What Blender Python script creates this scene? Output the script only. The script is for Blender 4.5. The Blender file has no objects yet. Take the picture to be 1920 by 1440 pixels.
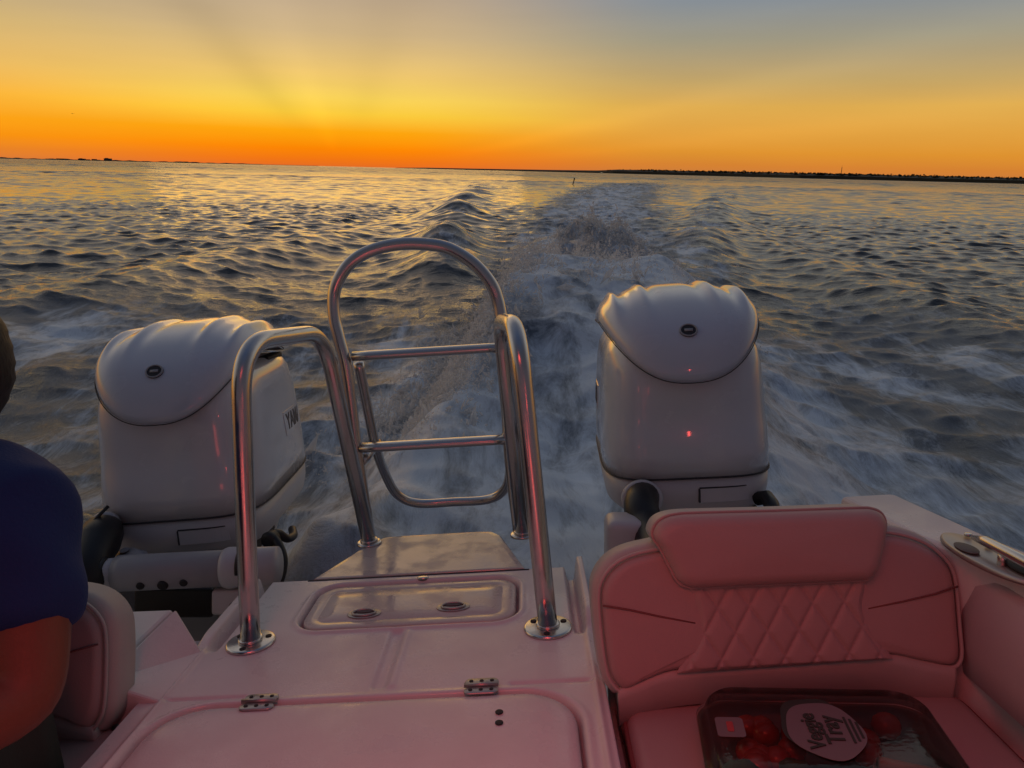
import bpy, bmesh, math, random
import numpy as np
from mathutils import Matrix, Vector
random.seed(4); rng = np.random.default_rng(11)
PI = math.pi
sc = bpy.context.scene
COL = sc.collection

# ------------------------------------------------------------------ camera and frames
F = 1400.0; HC = 1.5
_ey = np.array([25/F, 220/F, 1.0]); _ey /= np.linalg.norm(_ey)
_ex = np.array([1, .064, 0.0]); _ex -= _ex.dot(_ey)*_ey; _ex /= np.linalg.norm(_ex)
_ez = np.cross(_ey, _ex)
if _ez[1] < 0: _ez = -_ez
B = np.stack([_ex, _ey, _ez], 1)                       # boat axes in camera axes (right, up, forward)
_p = math.atan(400/F); _r = math.atan(46/1920)
_f = np.array([0, math.cos(_p), -math.sin(_p)]); _u = np.array([0, math.sin(_p), math.cos(_p)]); _R = np.array([1.0, 0, 0])
CR = math.cos(_r)*_R + math.sin(_r)*_u; CU = math.cos(_r)*_u - math.sin(_r)*_R
CW = np.stack([CR, CU, _f], 1)
BW = CW @ B
EYE = np.array([0, 0, HC])
MB = Matrix([[*BW[0], 0], [*BW[1], 0], [*BW[2], HC], [0, 0, 0, 1]])   # boat frame -> world (boat is planing, heeled and bow-up)
cam = bpy.data.cameras.new('camera'); co = bpy.data.objects.new('camera', cam); COL.objects.link(co)
cam.sensor_width = 36; cam.lens = 36*F/1920; cam.clip_start = .02; cam.clip_end = 90000
co.matrix_world = Matrix([[CR[0], CU[0], -_f[0], 0], [CR[1], CU[1], -_f[1], 0], [CR[2], CU[2], -_f[2], HC], [0, 0, 0, 1]])
sc.camera = co

def ray(px, py): return B.T @ np.array([(px-960)/F, -(py-720)/F, 1.0])
def oz(px, py, z): d = ray(px, py); return d*(z/d[2])
def oy(px, py, y): d = ray(px, py); return d*(y/d[1])
def ox(px, py, x): d = ray(px, py); return d*(x/d[0])
def opl(px, py, o, n):
    d = ray(px, py); o = np.array(o); n = np.array(n); return d*(o.dot(n)/d.dot(n))
def wray(px, py): return CW @ np.array([(px-960)/F, -(py-720)/F, 1.0])
def ww(px, py, dist):                                  # world point seen at a pixel, dist metres ahead
    d = wray(px, py); return EYE + d*(dist/d[1])
CX = -.267                                             # centreline of the boat

# ------------------------------------------------------------------ materials
def nd(nt, t, **kw):
    n = nt.nodes.new(t)
    for k, v in kw.items():
        if k in n.inputs: n.inputs[k].default_value = v
        else: setattr(n, k, v)
    return n
def mat(name, col, rough=.5, metal=0., bump=0., bscale=60., rvar=0., rscale=6., cvar=0., cscale=8., coat=0., spec=.5, stretch=None, **extra):
    m = bpy.data.materials.new(name); m.use_nodes = True; nt = m.node_tree; b = nt.nodes['Principled BSDF']
    b.inputs['Base Color'].default_value = (*col, 1); b.inputs['Roughness'].default_value = rough
    b.inputs['Metallic'].default_value = metal; b.inputs['Coat Weight'].default_value = coat; b.inputs['Coat Roughness'].default_value = .045
    b.inputs['Specular IOR Level'].default_value = spec
    for k, v in extra.items(): b.inputs[k.replace('_', ' ')].default_value = v
    tc = nd(nt, 'ShaderNodeTexCoord'); src = tc.outputs['Object']
    if stretch:
        mp = nd(nt, 'ShaderNodeMapping'); mp.inputs['Scale'].default_value = stretch
        nt.links.new(src, mp.inputs['Vector']); src = mp.outputs['Vector']
    if bump:
        n = nd(nt, 'ShaderNodeTexNoise', Scale=bscale, Detail=5.0); nt.links.new(src, n.inputs['Vector'])
        bp = nd(nt, 'ShaderNodeBump', Strength=bump, Distance=.002); nt.links.new(n.outputs['Fac'], bp.inputs['Height'])
        nt.links.new(bp.outputs['Normal'], b.inputs['Normal'])
    if rvar:
        n = nd(nt, 'ShaderNodeTexNoise', Scale=rscale, Detail=6.0, Roughness=.6); nt.links.new(src, n.inputs['Vector'])
        mr = nd(nt, 'ShaderNodeMapRange'); mr.inputs[1].default_value = .38; mr.inputs[2].default_value = .62
        mr.inputs[3].default_value = max(.02, rough-rvar); mr.inputs[4].default_value = min(1, rough+rvar)
        nt.links.new(n.outputs['Fac'], mr.inputs[0]); nt.links.new(mr.outputs[0], b.inputs['Roughness'])
    if cvar:
        n = nd(nt, 'ShaderNodeTexNoise', Scale=cscale, Detail=7.0, Roughness=.65); nt.links.new(src, n.inputs['Vector'])
        mx = nd(nt, 'ShaderNodeMix', data_type='RGBA'); nt.links.new(n.outputs['Fac'], mx.inputs[0])
        mx.inputs[6].default_value = (*[max(0, c*(1-cvar)) for c in col], 1); mx.inputs[7].default_value = (*[min(1, c*(1+cvar)) for c in col], 1)
        nt.links.new(mx.outputs[2], b.inputs['Base Color'])
    return m
M = dict(
    gel=mat('gelcoat', (.66, .64, .63), .34, rvar=.14, rscale=9, cvar=.13, cscale=7, bump=.14, bscale=260),
    plat=mat('wet_platform', (.52, .49, .46), .24, rvar=.21, rscale=12, cvar=.10, cscale=14, bump=.10, bscale=160),
    cowl=mat('cowl_paint', (.68, .69, .73), .24, coat=.8, cvar=.06, cscale=4, rvar=.06),
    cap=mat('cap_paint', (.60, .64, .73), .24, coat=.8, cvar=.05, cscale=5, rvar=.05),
    pan=mat('pan_paint', (.55, .55, .57), .36, cvar=.08),
    grey=mat('grey_cast', (.34, .34, .36), .42, cvar=.15, cscale=12),
    steel=mat('stainless', (.60, .57, .55), .22, 1.0, bump=.03, bscale=500, rvar=.05, rscale=30),
    satin=mat('satin_steel', (.42, .40, .39), .42, .8, cvar=.1, cscale=40),
    shade=mat('recess_plastic', (.10, .09, .09), .6, cvar=.1),
    black=mat('black_rubber', (.012, .012, .013), .45, bump=.1, bscale=120),
    dark=mat('dark_gap', (.018, .016, .017), .7, cvar=.2),
    line=mat('dark_seam', (.035, .033, .038), .6, cvar=.1),
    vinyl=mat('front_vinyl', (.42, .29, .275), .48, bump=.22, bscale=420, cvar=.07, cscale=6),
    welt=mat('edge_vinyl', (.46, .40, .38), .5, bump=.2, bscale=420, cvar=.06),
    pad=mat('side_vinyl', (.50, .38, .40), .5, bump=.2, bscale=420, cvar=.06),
    stitch=mat('stitch_thread', (.20, .07, .065), .8, cvar=.1),
    shirt=mat('navy_cotton', (.002, .024, .120), .85, bump=.5, bscale=260, cvar=.15, cscale=10),
    skin=mat('tanned_skin', (.17, .050, .026), .55, bump=.35, bscale=160, cvar=.12, cscale=14),
    hair=mat('dark_hair', (.012, .010, .009), .6, bump=.9, bscale=220, stretch=(1, 1, .2)),
    shorts=mat('charcoal_cotton', (.035, .035, .03), .85, bump=.4, bscale=240),
    land=mat('far_land', (.03, .035, .03), .9, cvar=.3, cscale=.01),
    tree=mat('far_foliage', (.035, .045, .03), .9, cvar=.35, cscale=.05),
    bldg=mat('far_concrete', (.12, .10, .09), .8, cvar=.1, cscale=.1),
    tower=mat('tower_paint', (.10, .06, .05), .6, cvar=.1),
    letter=mat('letter_film', (.10, .095, .10), .5, cvar=.1),
    pile=mat('weathered_pile', (.045, .035, .03), .85, cvar=.3, cscale=3),
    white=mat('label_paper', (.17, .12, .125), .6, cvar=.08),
    ink=mat('label_ink', (.03, .03, .022), .7, cvar=.1),
    redink=mat('red_ink', (.4, .05, .05), .6, cvar=.1),
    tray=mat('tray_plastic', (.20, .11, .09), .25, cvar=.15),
    tomato=mat('tomato_skin', (.36, .03, .02), .25, cvar=.25, cscale=30),
    carrot=mat('carrot', (.42, .10, .03), .45, cvar=.25, cscale=50),
    green=mat('broccoli', (.05, .10, .025), .8, cvar=.4, cscale=60, bump=.8, bscale=90),
    bird=mat('bird_feather', (.04, .035, .03), .8, cvar=.2),
)
def clear_mat():
    m = bpy.data.materials.new('clear_plastic'); m.use_nodes = True; nt = m.node_tree
    nt.nodes.remove(nt.nodes['Principled BSDF']); out = nt.nodes['Material Output']
    gl = nd(nt, 'ShaderNodeBsdfGlossy', Roughness=.12); gl.inputs['Color'].default_value = (.9, .9, .9, 1)
    tr = nd(nt, 'ShaderNodeBsdfTransparent'); tr.inputs['Color'].default_value = (.78, .66, .60, 1)
    lw = nd(nt, 'ShaderNodeFresnel', IOR=1.5); mx = nd(nt, 'ShaderNodeMixShader')
    n = nd(nt, 'ShaderNodeTexNoise', Scale=25.0); bp = nd(nt, 'ShaderNodeBump', Strength=.10, Distance=.004)
    nt.links.new(n.outputs['Fac'], bp.inputs['Height']); nt.links.new(bp.outputs['Normal'], gl.inputs['Normal'])
    nt.links.new(lw.outputs[0], mx.inputs[0]); nt.links.new(tr.outputs[0], mx.inputs[1]); nt.links.new(gl.outputs[0], mx.inputs[2])
    nt.links.new(mx.outputs[0], out.inputs['Surface']); return m
M['clear'] = clear_mat()
def lamp_mat(name, c, s):
    m = bpy.data.materials.new(name); m.use_nodes = True; b = m.node_tree.nodes['Principled BSDF']
    b.inputs['Base Color'].default_value = (.8, .8, .8, 1); b.inputs['Emission Color'].default_value = (*c, 1); b.inputs['Emission Strength'].default_value = s
    return m
M['lamp'] = lamp_mat('shore_lamp', (1, .85, .6), 6)

# ------------------------------------------------------------------ object helpers
def props(o, label=None, cat=None, group=None, kind=None):
    if label: o['label'] = label
    if cat: o['category'] = cat
    if group: o['group'] = group
    if kind: o['kind'] = kind
    return o
BASES = {}
def thing(name, label, cat, base=(0, 0, 0), group=None, boat=True):
    o = bpy.data.objects.new(name, None); COL.objects.link(o); o.empty_display_size = .1
    o.matrix_world = (MB @ Matrix.Translation(base)) if boat else Matrix.Translation(base)
    BASES[o.name] = np.array(base, float)
    return props(o, label, cat, group)
def meshdata(name, v, f, m, smooth=True):
    me = bpy.data.meshes.new(name); me.from_pydata([tuple(map(float, p)) for p in v], [], f)
    me.validate(); me.update()
    if smooth: me.polygons.foreach_set('use_smooth', [True]*len(me.polygons))
    if m: me.materials.append(m)
    return me
def recalc(me):
    bm = bmesh.new(); bm.from_mesh(me); bmesh.ops.recalc_face_normals(bm, faces=bm.faces); bm.to_mesh(me); bm.free()
def part(name, vf, m, parent, smooth=True, fix=True):
    base = BASES[root_of(parent).name]
    v, f = vf; v = np.asarray(v, float) - base
    me = meshdata(name, v, f, m, smooth)
    if fix: recalc(me)
    o = bpy.data.objects.new(name, me); COL.objects.link(o); o.parent = parent
    return o
def root_of(o):
    while o.parent: o = o.parent
    return o
def solo(name, vf, m, label, cat, base=(0, 0, 0), group=None, boat=True, smooth=True, kind=None):
    v, f = vf; v = np.asarray(v, float) - np.array(base)
    me = meshdata(name, v, f, m, smooth); recalc(me)
    o = bpy.data.objects.new(name, me); COL.objects.link(o)
    o.matrix_world = (MB @ Matrix.Translation(base)) if boat else Matrix.Translation(base)
    return props(o, label, cat, group, kind)
def join(*vfs):
    V, Fc, n = [], [], 0
    for v, f in vfs:
        V += [tuple(p) for p in v]; Fc += [tuple(i+n for i in q) for q in f]; n += len(v)
    return V, Fc
def loft(rings, closed=True, cap0=True, cap1=True):
    n = len(rings[0]); V = [tuple(p) for r in rings for p in r]; Fc = []
    for k in range(len(rings)-1):
        for i in range(n if closed else n-1):
            j = (i+1) % n; Fc.append((k*n+i, k*n+j, (k+1)*n+j, (k+1)*n+i))
    if cap0: Fc.append(tuple(range(n-1, -1, -1)))
    if cap1: Fc.append(tuple(range((len(rings)-1)*n, len(rings)*n)))
    return V, Fc
def spline(pts, sub=10, closed=False):
    P = [np.array(p, float) for p in pts]; n = len(P); out = []
    segs = n if closed else n-1
    for i in range(segs):
        g = (lambda k: P[k % n]) if closed else (lambda k: P[min(max(k, 0), n-1)])
        a, b, c, d = g(i-1), g(i), g(i+1), g(i+2)
        for k in range(sub):
            t = k/sub
            out.append(.5*((2*b)+(-a+c)*t+(2*a-5*b+4*c-d)*t*t+(-a+3*b-3*c+d)*t**3))
    if not closed: out.append(P[-1])
    return out
def fillet(pts, r, sub=8):                             # polyline with its corners rounded
    P = [np.array(p, float) for p in pts]; out = [P[0]]
    for i in range(1, len(P)-1):
        a, b, c = P[i-1], P[i], P[i+1]; rr = r[i-1] if isinstance(r, (list, tuple)) else r
        la, lc = np.linalg.norm(a-b), np.linalg.norm(c-b); q = min(rr, la*.49, lc*.49)
        s, e = b+(a-b)/la*q, b+(c-b)/lc*q
        for k in range(sub+1):
            t = k/sub; out.append((1-t)**2*s+2*t*(1-t)*b+t*t*e)
    out.append(P[-1]); return out
def tube(path, r, seg=16, closed=False, caps=True):
    P = [np.array(p, float) for p in path]
    Q = [P[0]]
    for p in P[1:]:
        if np.linalg.norm(p-Q[-1]) > 1e-6: Q.append(p)
    P = Q; n = len(P); rad = r if callable(r) else (lambda t: r)
    T = []
    for i in range(n):
        a, b = (P[(i-1) % n], P[(i+1) % n]) if closed else (P[max(i-1, 0)], P[min(i+1, n-1)])
        t = b-a; T.append(t/np.linalg.norm(t))
    up = np.array([0, 0, 1.0]) if abs(T[0][2]) < .9 else np.array([1.0, 0, 0])
    N = up-T[0]*up.dot(T[0]); N /= np.linalg.norm(N); rings = []
    for i in range(n):
        N = N-T[i]*N.dot(T[i]); N /= np.linalg.norm(N); Bn = np.cross(T[i], N); q = rad(i/max(1, n-1))
        rings.append([P[i]+q*(math.cos(a)*N+math.sin(a)*Bn) for a in np.linspace(0, 2*PI, seg, endpoint=False)])
    if closed: rings.append(rings[0])
    return loft(rings, True, caps and not closed, caps and not closed)
def rod(a, b, r, seg=16): return tube([a, b], r, seg)
def disc(c, n, r, h, seg=24, ry=None, ux=None, bev=.25):
    c = np.array(c, float); n = np.array(n, float); n /= np.linalg.norm(n)
    u = np.array(ux if ux is not None else (1, 0, 0), float); u = u-n*u.dot(n); u /= np.linalg.norm(u); w = np.cross(n, u); ry = ry or r
    R = []
    for k, z in ((1, 0), (1, h*(1-bev)), (1-.5*bev*h/r, h*(1-.3*bev)), (1-bev*h/r*1.4, h)):
        R.append([c+u*r*k*math.cos(a)+w*ry*k*math.sin(a)+n*z for a in np.linspace(0, 2*PI, seg, endpoint=False)])
    return loft(R)
def box(x0, x1, y0, y1, z0, z1, bev=.006, seg=2):
    bm = bmesh.new(); bmesh.ops.create_cube(bm, size=1)
    for v in bm.verts: v.co = ((x0+x1)/2+v.co.x*(x1-x0), (y0+y1)/2+v.co.y*(y1-y0), (z0+z1)/2+v.co.z*(z1-z0))
    if bev: bmesh.ops.bevel(bm, geom=bm.edges[:], offset=bev, segments=seg, profile=.5, affect='EDGES')
    return from_bm(bm)
def from_bm(bm):
    bm.verts.index_update(); v = [tuple(q.co) for q in bm.verts]; f = [tuple(x.index for x in p.verts) for p in bm.faces]; bm.free(); return v, f
def prism(top, bot, bev=.006, seg=3):                  # solid between two matching polygons
    bm = bmesh.new(); a = [bm.verts.new(tuple(map(float, p))) for p in top]; b = [bm.verts.new(tuple(map(float, p))) for p in bot]; n = len(a)
    bm.faces.new(a); bm.faces.new(b[::-1])
    for i in range(n): bm.faces.new((a[i], b[i], b[(i+1) % n], a[(i+1) % n]))
    bmesh.ops.recalc_face_normals(bm, faces=bm.faces)
    if bev: bmesh.ops.bevel(bm, geom=bm.edges[:], offset=bev, segments=seg, profile=.5, affect='EDGES', clamp_overlap=True)
    return from_bm(bm)
def rrpts(x0, x1, y0, y1, r, k=8):
    out = []
    for cx, cy, a0 in ((x1-r, y1-r, 0), (x0+r, y1-r, 90), (x0+r, y0+r, 180), (x1-r, y0+r, 270)):
        for i in range(k+1):
            a = math.radians(a0+90*i/k); out.append((cx+r*math.cos(a), cy+r*math.sin(a)))
    return out
def plate(x0, x1, y0, y1, r, levels, k=8):             # moulded lid: rings of (inset, z)
    R = []
    for ins, z in levels:
        R.append([(x, y, z) for x, y in rrpts(x0+ins, x1-ins, y0+ins, y1-ins, max(.004, r-ins), k)])
    return loft(R)
def rr(x, y, x0, x1, y0, y1, r):
    qx = np.abs(x-(x0+x1)/2)-(x1-x0)/2+r; qy = np.abs(y-(y0+y1)/2)-(y1-y0)/2+r
    return np.hypot(np.maximum(qx, 0), np.maximum(qy, 0))+np.minimum(np.maximum(qx, qy), 0)-r
def sst(a, b, x): t = np.clip((x-a)/(b-a), 0, 1); return t*t*(3-2*t)
def field(xs, ys, fn):
    X, Y = np.meshgrid(xs, ys); Z = fn(X, Y); nx, ny = len(xs), len(ys)
    V = np.stack([X.ravel(), Y.ravel(), Z.ravel()], 1)
    I = np.arange(nx*ny).reshape(ny, nx)
    Fc = np.stack([I[:-1, :-1], I[:-1, 1:], I[1:, 1:], I[1:, :-1]], -1).reshape(-1, 4)
    return V, [tuple(q) for q in Fc.tolist()]
def text_mesh(s, size, font_bold=True):
    cu = bpy.data.curves.new('lettering', 'FONT'); cu.body = s; cu.size = size; cu.extrude = .0006; cu.align_x = 'CENTER'; cu.align_y = 'CENTER'
    if font_bold: cu.offset = size*.018
    o = bpy.data.objects.new('lettering', cu); COL.objects.link(o)
    dg = bpy.context.evaluated_depsgraph_get(); me = bpy.data.meshes.new_from_object(o.evaluated_get(dg))
    v = np.array([tuple(q.co) for q in me.vertices]); f = [tuple(p.vertices) for p in me.polygons]
    bpy.data.objects.remove(o); bpy.data.curves.remove(cu); bpy.data.meshes.remove(me)
    return v, f
def place(vf, o, ex, ey):                              # flat mesh (x, y, z) onto a plane
    v, f = vf; ex = np.array(ex, float); ex /= np.linalg.norm(ex); ey = np.array(ey, float); ey -= ex*ey.dot(ex); ey /= np.linalg.norm(ey); n = np.cross(ex, ey)
    v = np.asarray(v); return np.array(o)+v[:, :1]*ex+v[:, 1:2]*ey+v[:, 2:3]*n, f

#SECTION boat
# ------------------------------------------------------------------ the boat
ZD = -.63
boat = thing('motorboat', 'white catamaran motorboat under way, stern deck with hatches between two outboards', 'boat', (CX, .9, ZD))
HX0, HX1, HY0, HY1 = -.462, -.052, 1.268, 1.462        # rear locker
FX0, FX1, FY0, FY1 = -.592, .040, .30, 1.040           # front hatch
def mir(x): return np.abs(x-CX)                        # distance from the centreline
def deck_z(x, y):
    z = np.zeros_like(x); a = mir(x)
    d = rr(x, y, HX0, HX1, HY0, HY1, .05)
    z += .004*np.exp(-((d-.009)/.005)**2)
    z = np.where(d < .004, z-.022*sst(.004, -.003, d), z)
    d2 = rr(x, y, FX0, FX1, FY0, FY1, .085)
    z += .0015*np.exp(-((d2-.009)/.005)**2)
    z = np.where(d2 < .004, z-.026*sst(.004, -.004, d2), z)
    g = np.exp(-((x-CX)/.011)**4)*sst(1.06, 1.075, y)*sst(1.265, 1.245, y)
    z -= .006*g
    z += .003*np.exp(-((x-CX-.02)/.006)**2)*sst(1.06, 1.075, y)*sst(1.26, 1.24, y)
    z -= .004*np.exp(-((y-1.062)/.004)**2)*sst(.345, .32, a)*sst(.2, .21, a)
    z += .005*np.exp(-((a-.336)/.005)**2)*sst(1.23, 1.2, y)
    edge = .345-.030*sst(1.20, 1.27, y)                # side edge, stepping in to a gutter aft of the rails
    gut = sst(1.20, 1.27, y)
    z -= .030*gut*sst(.310, .318, a)*sst(.336, .328, a)
    z += gut*sst(.331, .339, a)*np.where(x < CX, .010, .022)
    z -= .4*sst(.350, .362, a)*sst(0.0, .05, x-CX+.0) * 1.0
    z -= .4*sst(.353, .365, a)*sst(.0, -.05, x-CX)*sst(1.2, 1.25, y)
    return ZD+z
deck = part('deck', field(np.arange(-.64, .106, .0025), np.arange(.55, 1.4985, .0025), deck_z), M['gel'], boat)
# locker lid with two ring pulls
lid = part('locker_lid', plate(HX0+.005, HX1-.005, HY0+.005, HY1-.005, .046,
        [(0, ZD-.02), (0, ZD-.004), (.0012, ZD-.0015), (.004, ZD-.0002), (.024, ZD+.0002), (.026, ZD-.0008), (.028, ZD+.0002), (.06, ZD+.0008)]), M['plat'], boat)
for px, py in ((683, 1152), (850, 1139)):
    c = oz(px, py, ZD)
    b = part('pull_ring_plate', disc(c+[0, 0, .0008], (0, 0, 1), .032, .002, 28, .020), M['satin'], lid)
    part('pull_recess', disc(c+[0, .006, .0036], (0, 0, 1), .017, .0008, 24, .007), M['shade'], lid)
    part('pull_ring', tube([c+[.022*math.cos(t), .013*math.sin(t)-.001, .0045] for t in np.linspace(0, 2*PI, 28, endpoint=False)], .0022, 8, True), M['satin'], lid)
# front hatch
fh = part('cockpit_hatch', plate(FX0+.0055, FX1-.0055, FY0+.0055, FY1-.0055, .080,
        [(0, ZD-.024), (0, ZD-.006), (.002, ZD-.001), (.006, ZD+.002), (.018, ZD+.0035), (.030, ZD+.004), (.1, ZD+.005)], 12), M['gel'], boat)
for px, py in ((936, 1336), (936, 1356)):
    part('drain_hole', disc(oz(px, py, ZD+.005)+[0, 0, .0006], (0, 0, 1), .0058, .0012, 14), M['dark'], fh)
for px, py in ((487, 1322), (903, 1292)):
    c = oz(px, py, ZD); c[2] = ZD+.004
    h = part('hinge', join(plate(c[0]-.026, c[0]+.026, c[1]+.002, c[1]+.020, .009, [(0, c[2]), (0, c[2]+.002), (.0015, c[2]+.0032)]),
                           plate(c[0]-.026, c[0]+.026, c[1]-.022, c[1]-.004, .009, [(0, c[2]), (0, c[2]+.002), (.0015, c[2]+.0032)]),
                           rod(c+[-.026, -.001, .004], c+[.026, -.001, .004], .0036, 12)), M['satin'], boat)
    for dx in (-.016, 0, .016):
        for dy in (.011, -.013): part('screw', disc(c+[dx, dy, .0034], (0, 0, 1), .0032, .0008, 10), M['dark'], h)
# swim platform
PLT = [(-.497, 1.502), (-.412, 1.715), (-.385, 1.742), (-.345, 1.748), (-.145, 1.748), (-.115, 1.742), (-.095, 1.715), (-.035, 1.502)]
def plat_solid():
    R = []
    for ins, z in ((0, -.09), (0, -.012), (.003, -.004), (.008, -.0005), (.02, .0005)):
        c = np.array([CX, 1.61]); pts = []
        for x, y in PLT:
            q = np.array([x, y]); d = q-c; pts.append((*(q-d/np.linalg.norm(d)*ins), ZD+z))
        R.append(pts)
    return loft(R)
part('swim_platform', plat_solid(), M['plat'], boat, smooth=False)
part('platform_gasket', join(box(-.505, -.028, 1.4975, 1.5035, ZD-.03, ZD-.008, 0), rod((-.50, 1.4945, ZD-.001), (-.03, 1.4945, ZD-.001), .003, 8)), M['line'], boat)
part('platform_latch', disc(oz(793, 1087, ZD)+[0, 0, .0005], (0, 0, 1), .012, .006, 20, .007), M['steel'], boat)
# hull, wells and side mouldings
def sponson(x0, x1, yb):
    return join(prism([(x0, -2.2, -.86), (x1, -2.2, -.86), (x1, yb, -.86), (x0, yb, -.86)],
                      [(x0+.1, -2.2, -1.75), (x1-.1, -2.2, -1.75), (x1-.1, yb-.04, -1.62), (x0+.1, yb-.04, -1.62)], .02))
part('hull', join(sponson(-1.30, -.66, 1.62), sponson(.11, .70, 1.62), box(-.655, .105, -2.2, 1.49, -1.0, -.70, .02),
                  box(-1.30, -.64, 1.12, 1.60, -.875, -.80, .012), box(.10, .70, 1.12, 1.60, -.875, -.80, .012)), M['gel'], boat, smooth=False)
yb = 1.22
Wd = [oy(389, 1222, 1.21), oy(440, 1166, 1.30), oy(330, 1141, 1.24), oy(250, 1142, 1.26), oy(120, 1160, 1.26), oy(120, 1420, .92), oy(225, 1420, .92), oy(268, 1347, 1.015)]
Wd[0] = np.array([-.605, 1.21, ZD]); Wd[7] = np.array([-.618, 1.015, ZD]); Wd[6] = np.array([-.622, .60, ZD])
ridge = Wd[2]; r2 = np.array([ridge[0]-.02, 1.0, ridge[2]-.03])
A0, A1, A2 = np.array([-.602, .58, ZD+.001]), np.array([-.602, 1.055, ZD+.001]), np.array([-.602, 1.205, ZD+.001])
E2 = np.array([ridge[0], ridge[1], ridge[2]]); E3 = np.array([-1.28, 1.26, ridge[2]-.0])
F2 = np.array([-.70, 1.06, -.595]); F3 = np.array([-1.28, 1.06, -.595]); F1 = np.array([-.625, .58, -.625]); F4 = np.array([-1.28, .58, -.625])
dn = np.array([0, 0, -.22])
part('left_coaming', prism([A2, E2, F2, A1], [A2+dn, E2+dn, F2+dn, A1+dn], .004, 2), M['gel'], boat, smooth=False)
part('coaming_top', prism([E2+[-.004, 0, 0], E3, F3, F2+[-.004, 0, 0]], [E2+dn, E3+dn, F3+dn, F2+dn], .006, 2), M['gel'], boat, smooth=False)
part('seat_base', box(-1.26, -.628, .30, .965, -1.0, -.70, .01), M['gel'], boat, smooth=False)
part('seat_base', box(.108, .64, .30, .965, -1.0, -.70, .01), M['gel'], boat, smooth=False)
# right gunwale: top cap, aft face lit by the sunset, inner side and outer topside
GZ = -.445
G = [(.543, 1.315), (.640, 1.315), (.676, 1.09), (.712, .93), (.74, .7), (.75, .2), (.655, .2), (.645, .7), (.628, .98), (.600, 1.03), (.575, 1.10)]
part('gunwale', prism([(x, y, GZ) for x, y in G], [(x+(.01 if i in (1, 2, 3, 4, 5) else 0), y+(.055 if y > 1.3 else 0), -.86) for i, (x, y) in enumerate(G)], .010, 3), M['gel'], boat, smooth=False)
part('gunwale', prism([(2*CX-x, y, GZ) for x, y in G], [(2*CX-x, y+(.055 if y > 1.3 else 0), -.86) for x, y in G], .010, 3), M['gel'], boat, smooth=False)
part('rub_rail', rod((.715, 1.34, -.60), (.76, -1.5, -.58), .018, 12), M['black'], boat)
part('right_bulkhead', box(.092, .55, 1.10, 1.13, -.86, -.50, .008), M['gel'], boat, smooth=False)

#SECTION rails
# ------------------------------------------------------------------ stainless tubes
def flange(c):
    pl = disc(c, (0, 0, 1), .043, .006, 32, bev=.5)
    return pl
def grab_rail(label, s):
    if s < 0: xf, xa, xb, xe = -.527, -.500, -.447, -.412
    else: xf, xa, xb, xe = .002, -.020, -.062, -.044
    foot = np.array([xf, 1.232, ZD]); rear = np.array([xe, 1.700, ZD])
    t = thing('grab_rail', label, 'grab rail', foot, 'stainless grab rails beside the walkway')
    top1 = np.array([xa, 1.275, -.098]); top2 = np.array([xb, 1.615, -.112])
    path = fillet([foot+[0, 0, .003], foot*.55+top1*.45+[0, -.003, 0], top1, top2, rear+[0, 0, .002]], [.3, .10, .09], 12)
    part('rail_tube', tube(path, .0172, 20), M['steel'], t)
    for c in (foot, rear):
        fl = part('foot_flange', disc(c, (0, 0, 1), .043 if c is foot else .03, .006, 32, bev=.5), M['steel'], t)
        part('weld_collar', disc(c+[0, 0, .006], (0, 0, 1), .021, .006, 24), M['steel'], fl)
        if c is foot:
            for a in (25, 145, 265):
                q = c+np.array([.031*math.cos(math.radians(a)), .031*math.sin(math.radians(a)), .0055]); part('bolt', disc(q, (0, 0, 1), .0056, .002, 14), M['dark'], fl)
    return t
grab_rail('stainless grab rail on the deck in front of the motor with the lettered side panel', -1)
grab_rail('stainless grab rail on the deck next to the quilted bench backrest', 1)
lad = thing('swim_ladder', 'folded stainless swim ladder with tall arched frame standing on the swim platform', 'ladder', (CX-.03, 1.73, ZD))
xl, xr = -.424, -.058
arch = [oy(*p, y) for p, y in zip(((694, 1014), (669, 850), (651, 700), (635, 633), (627, 598), (626, 553), (638, 518), (662, 489), (698, 469), (747, 458), (800, 458), (844, 467), (889, 495), (920, 531), (933, 562), (940, 598), (945, 640), (949, 700), (956, 850), (973, 992)),
    (1.72, 1.73, 1.735, 1.74, 1.745, 1.75, 1.75, 1.755, 1.76, 1.76, 1.76, 1.76, 1.755, 1.75, 1.75, 1.745, 1.74, 1.735, 1.73, 1.72))]
arch[0][2] = ZD; arch[-1][2] = ZD
part('arched_frame', tube(spline(arch, 5), .0148, 18), M['steel'], lad)
for z, y in ((-.183, 1.742), (-.402, 1.732)):
    part('rung', loft([[(x, y+.020*math.cos(a), z+.0115*math.sin(a)) for a in np.linspace(0, 2*PI, 18, endpoint=False)] for x in np.linspace(xl+.006, xr-.006, 10)]), M['steel'], lad)
lp = [(xl+.012, 1.765, -.20), (xl+.012, 1.86, -.42), (xl+.016, 1.94, -.53), (xl+.035, 1.985, -.60), (xl+.085, 2.01, -.635), ((xl+xr)/2, 2.02, -.64), (xr-.085, 2.01, -.635), (xr-.035, 1.985, -.60), (xr-.016, 1.94, -.53), (xr-.012, 1.86, -.42), (xr-.012, 1.765, -.20)]
part('folding_loop', tube(spline(lp, 8), .0125, 16), M['steel'], lad)
for x in (xl+.004, xr-.004):
    part('pivot_stub', rod((x, 1.73, -.435), (x+(.014 if x < CX else -.014), 1.87, -.425), .0125, 14), M['steel'], lad)

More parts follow.
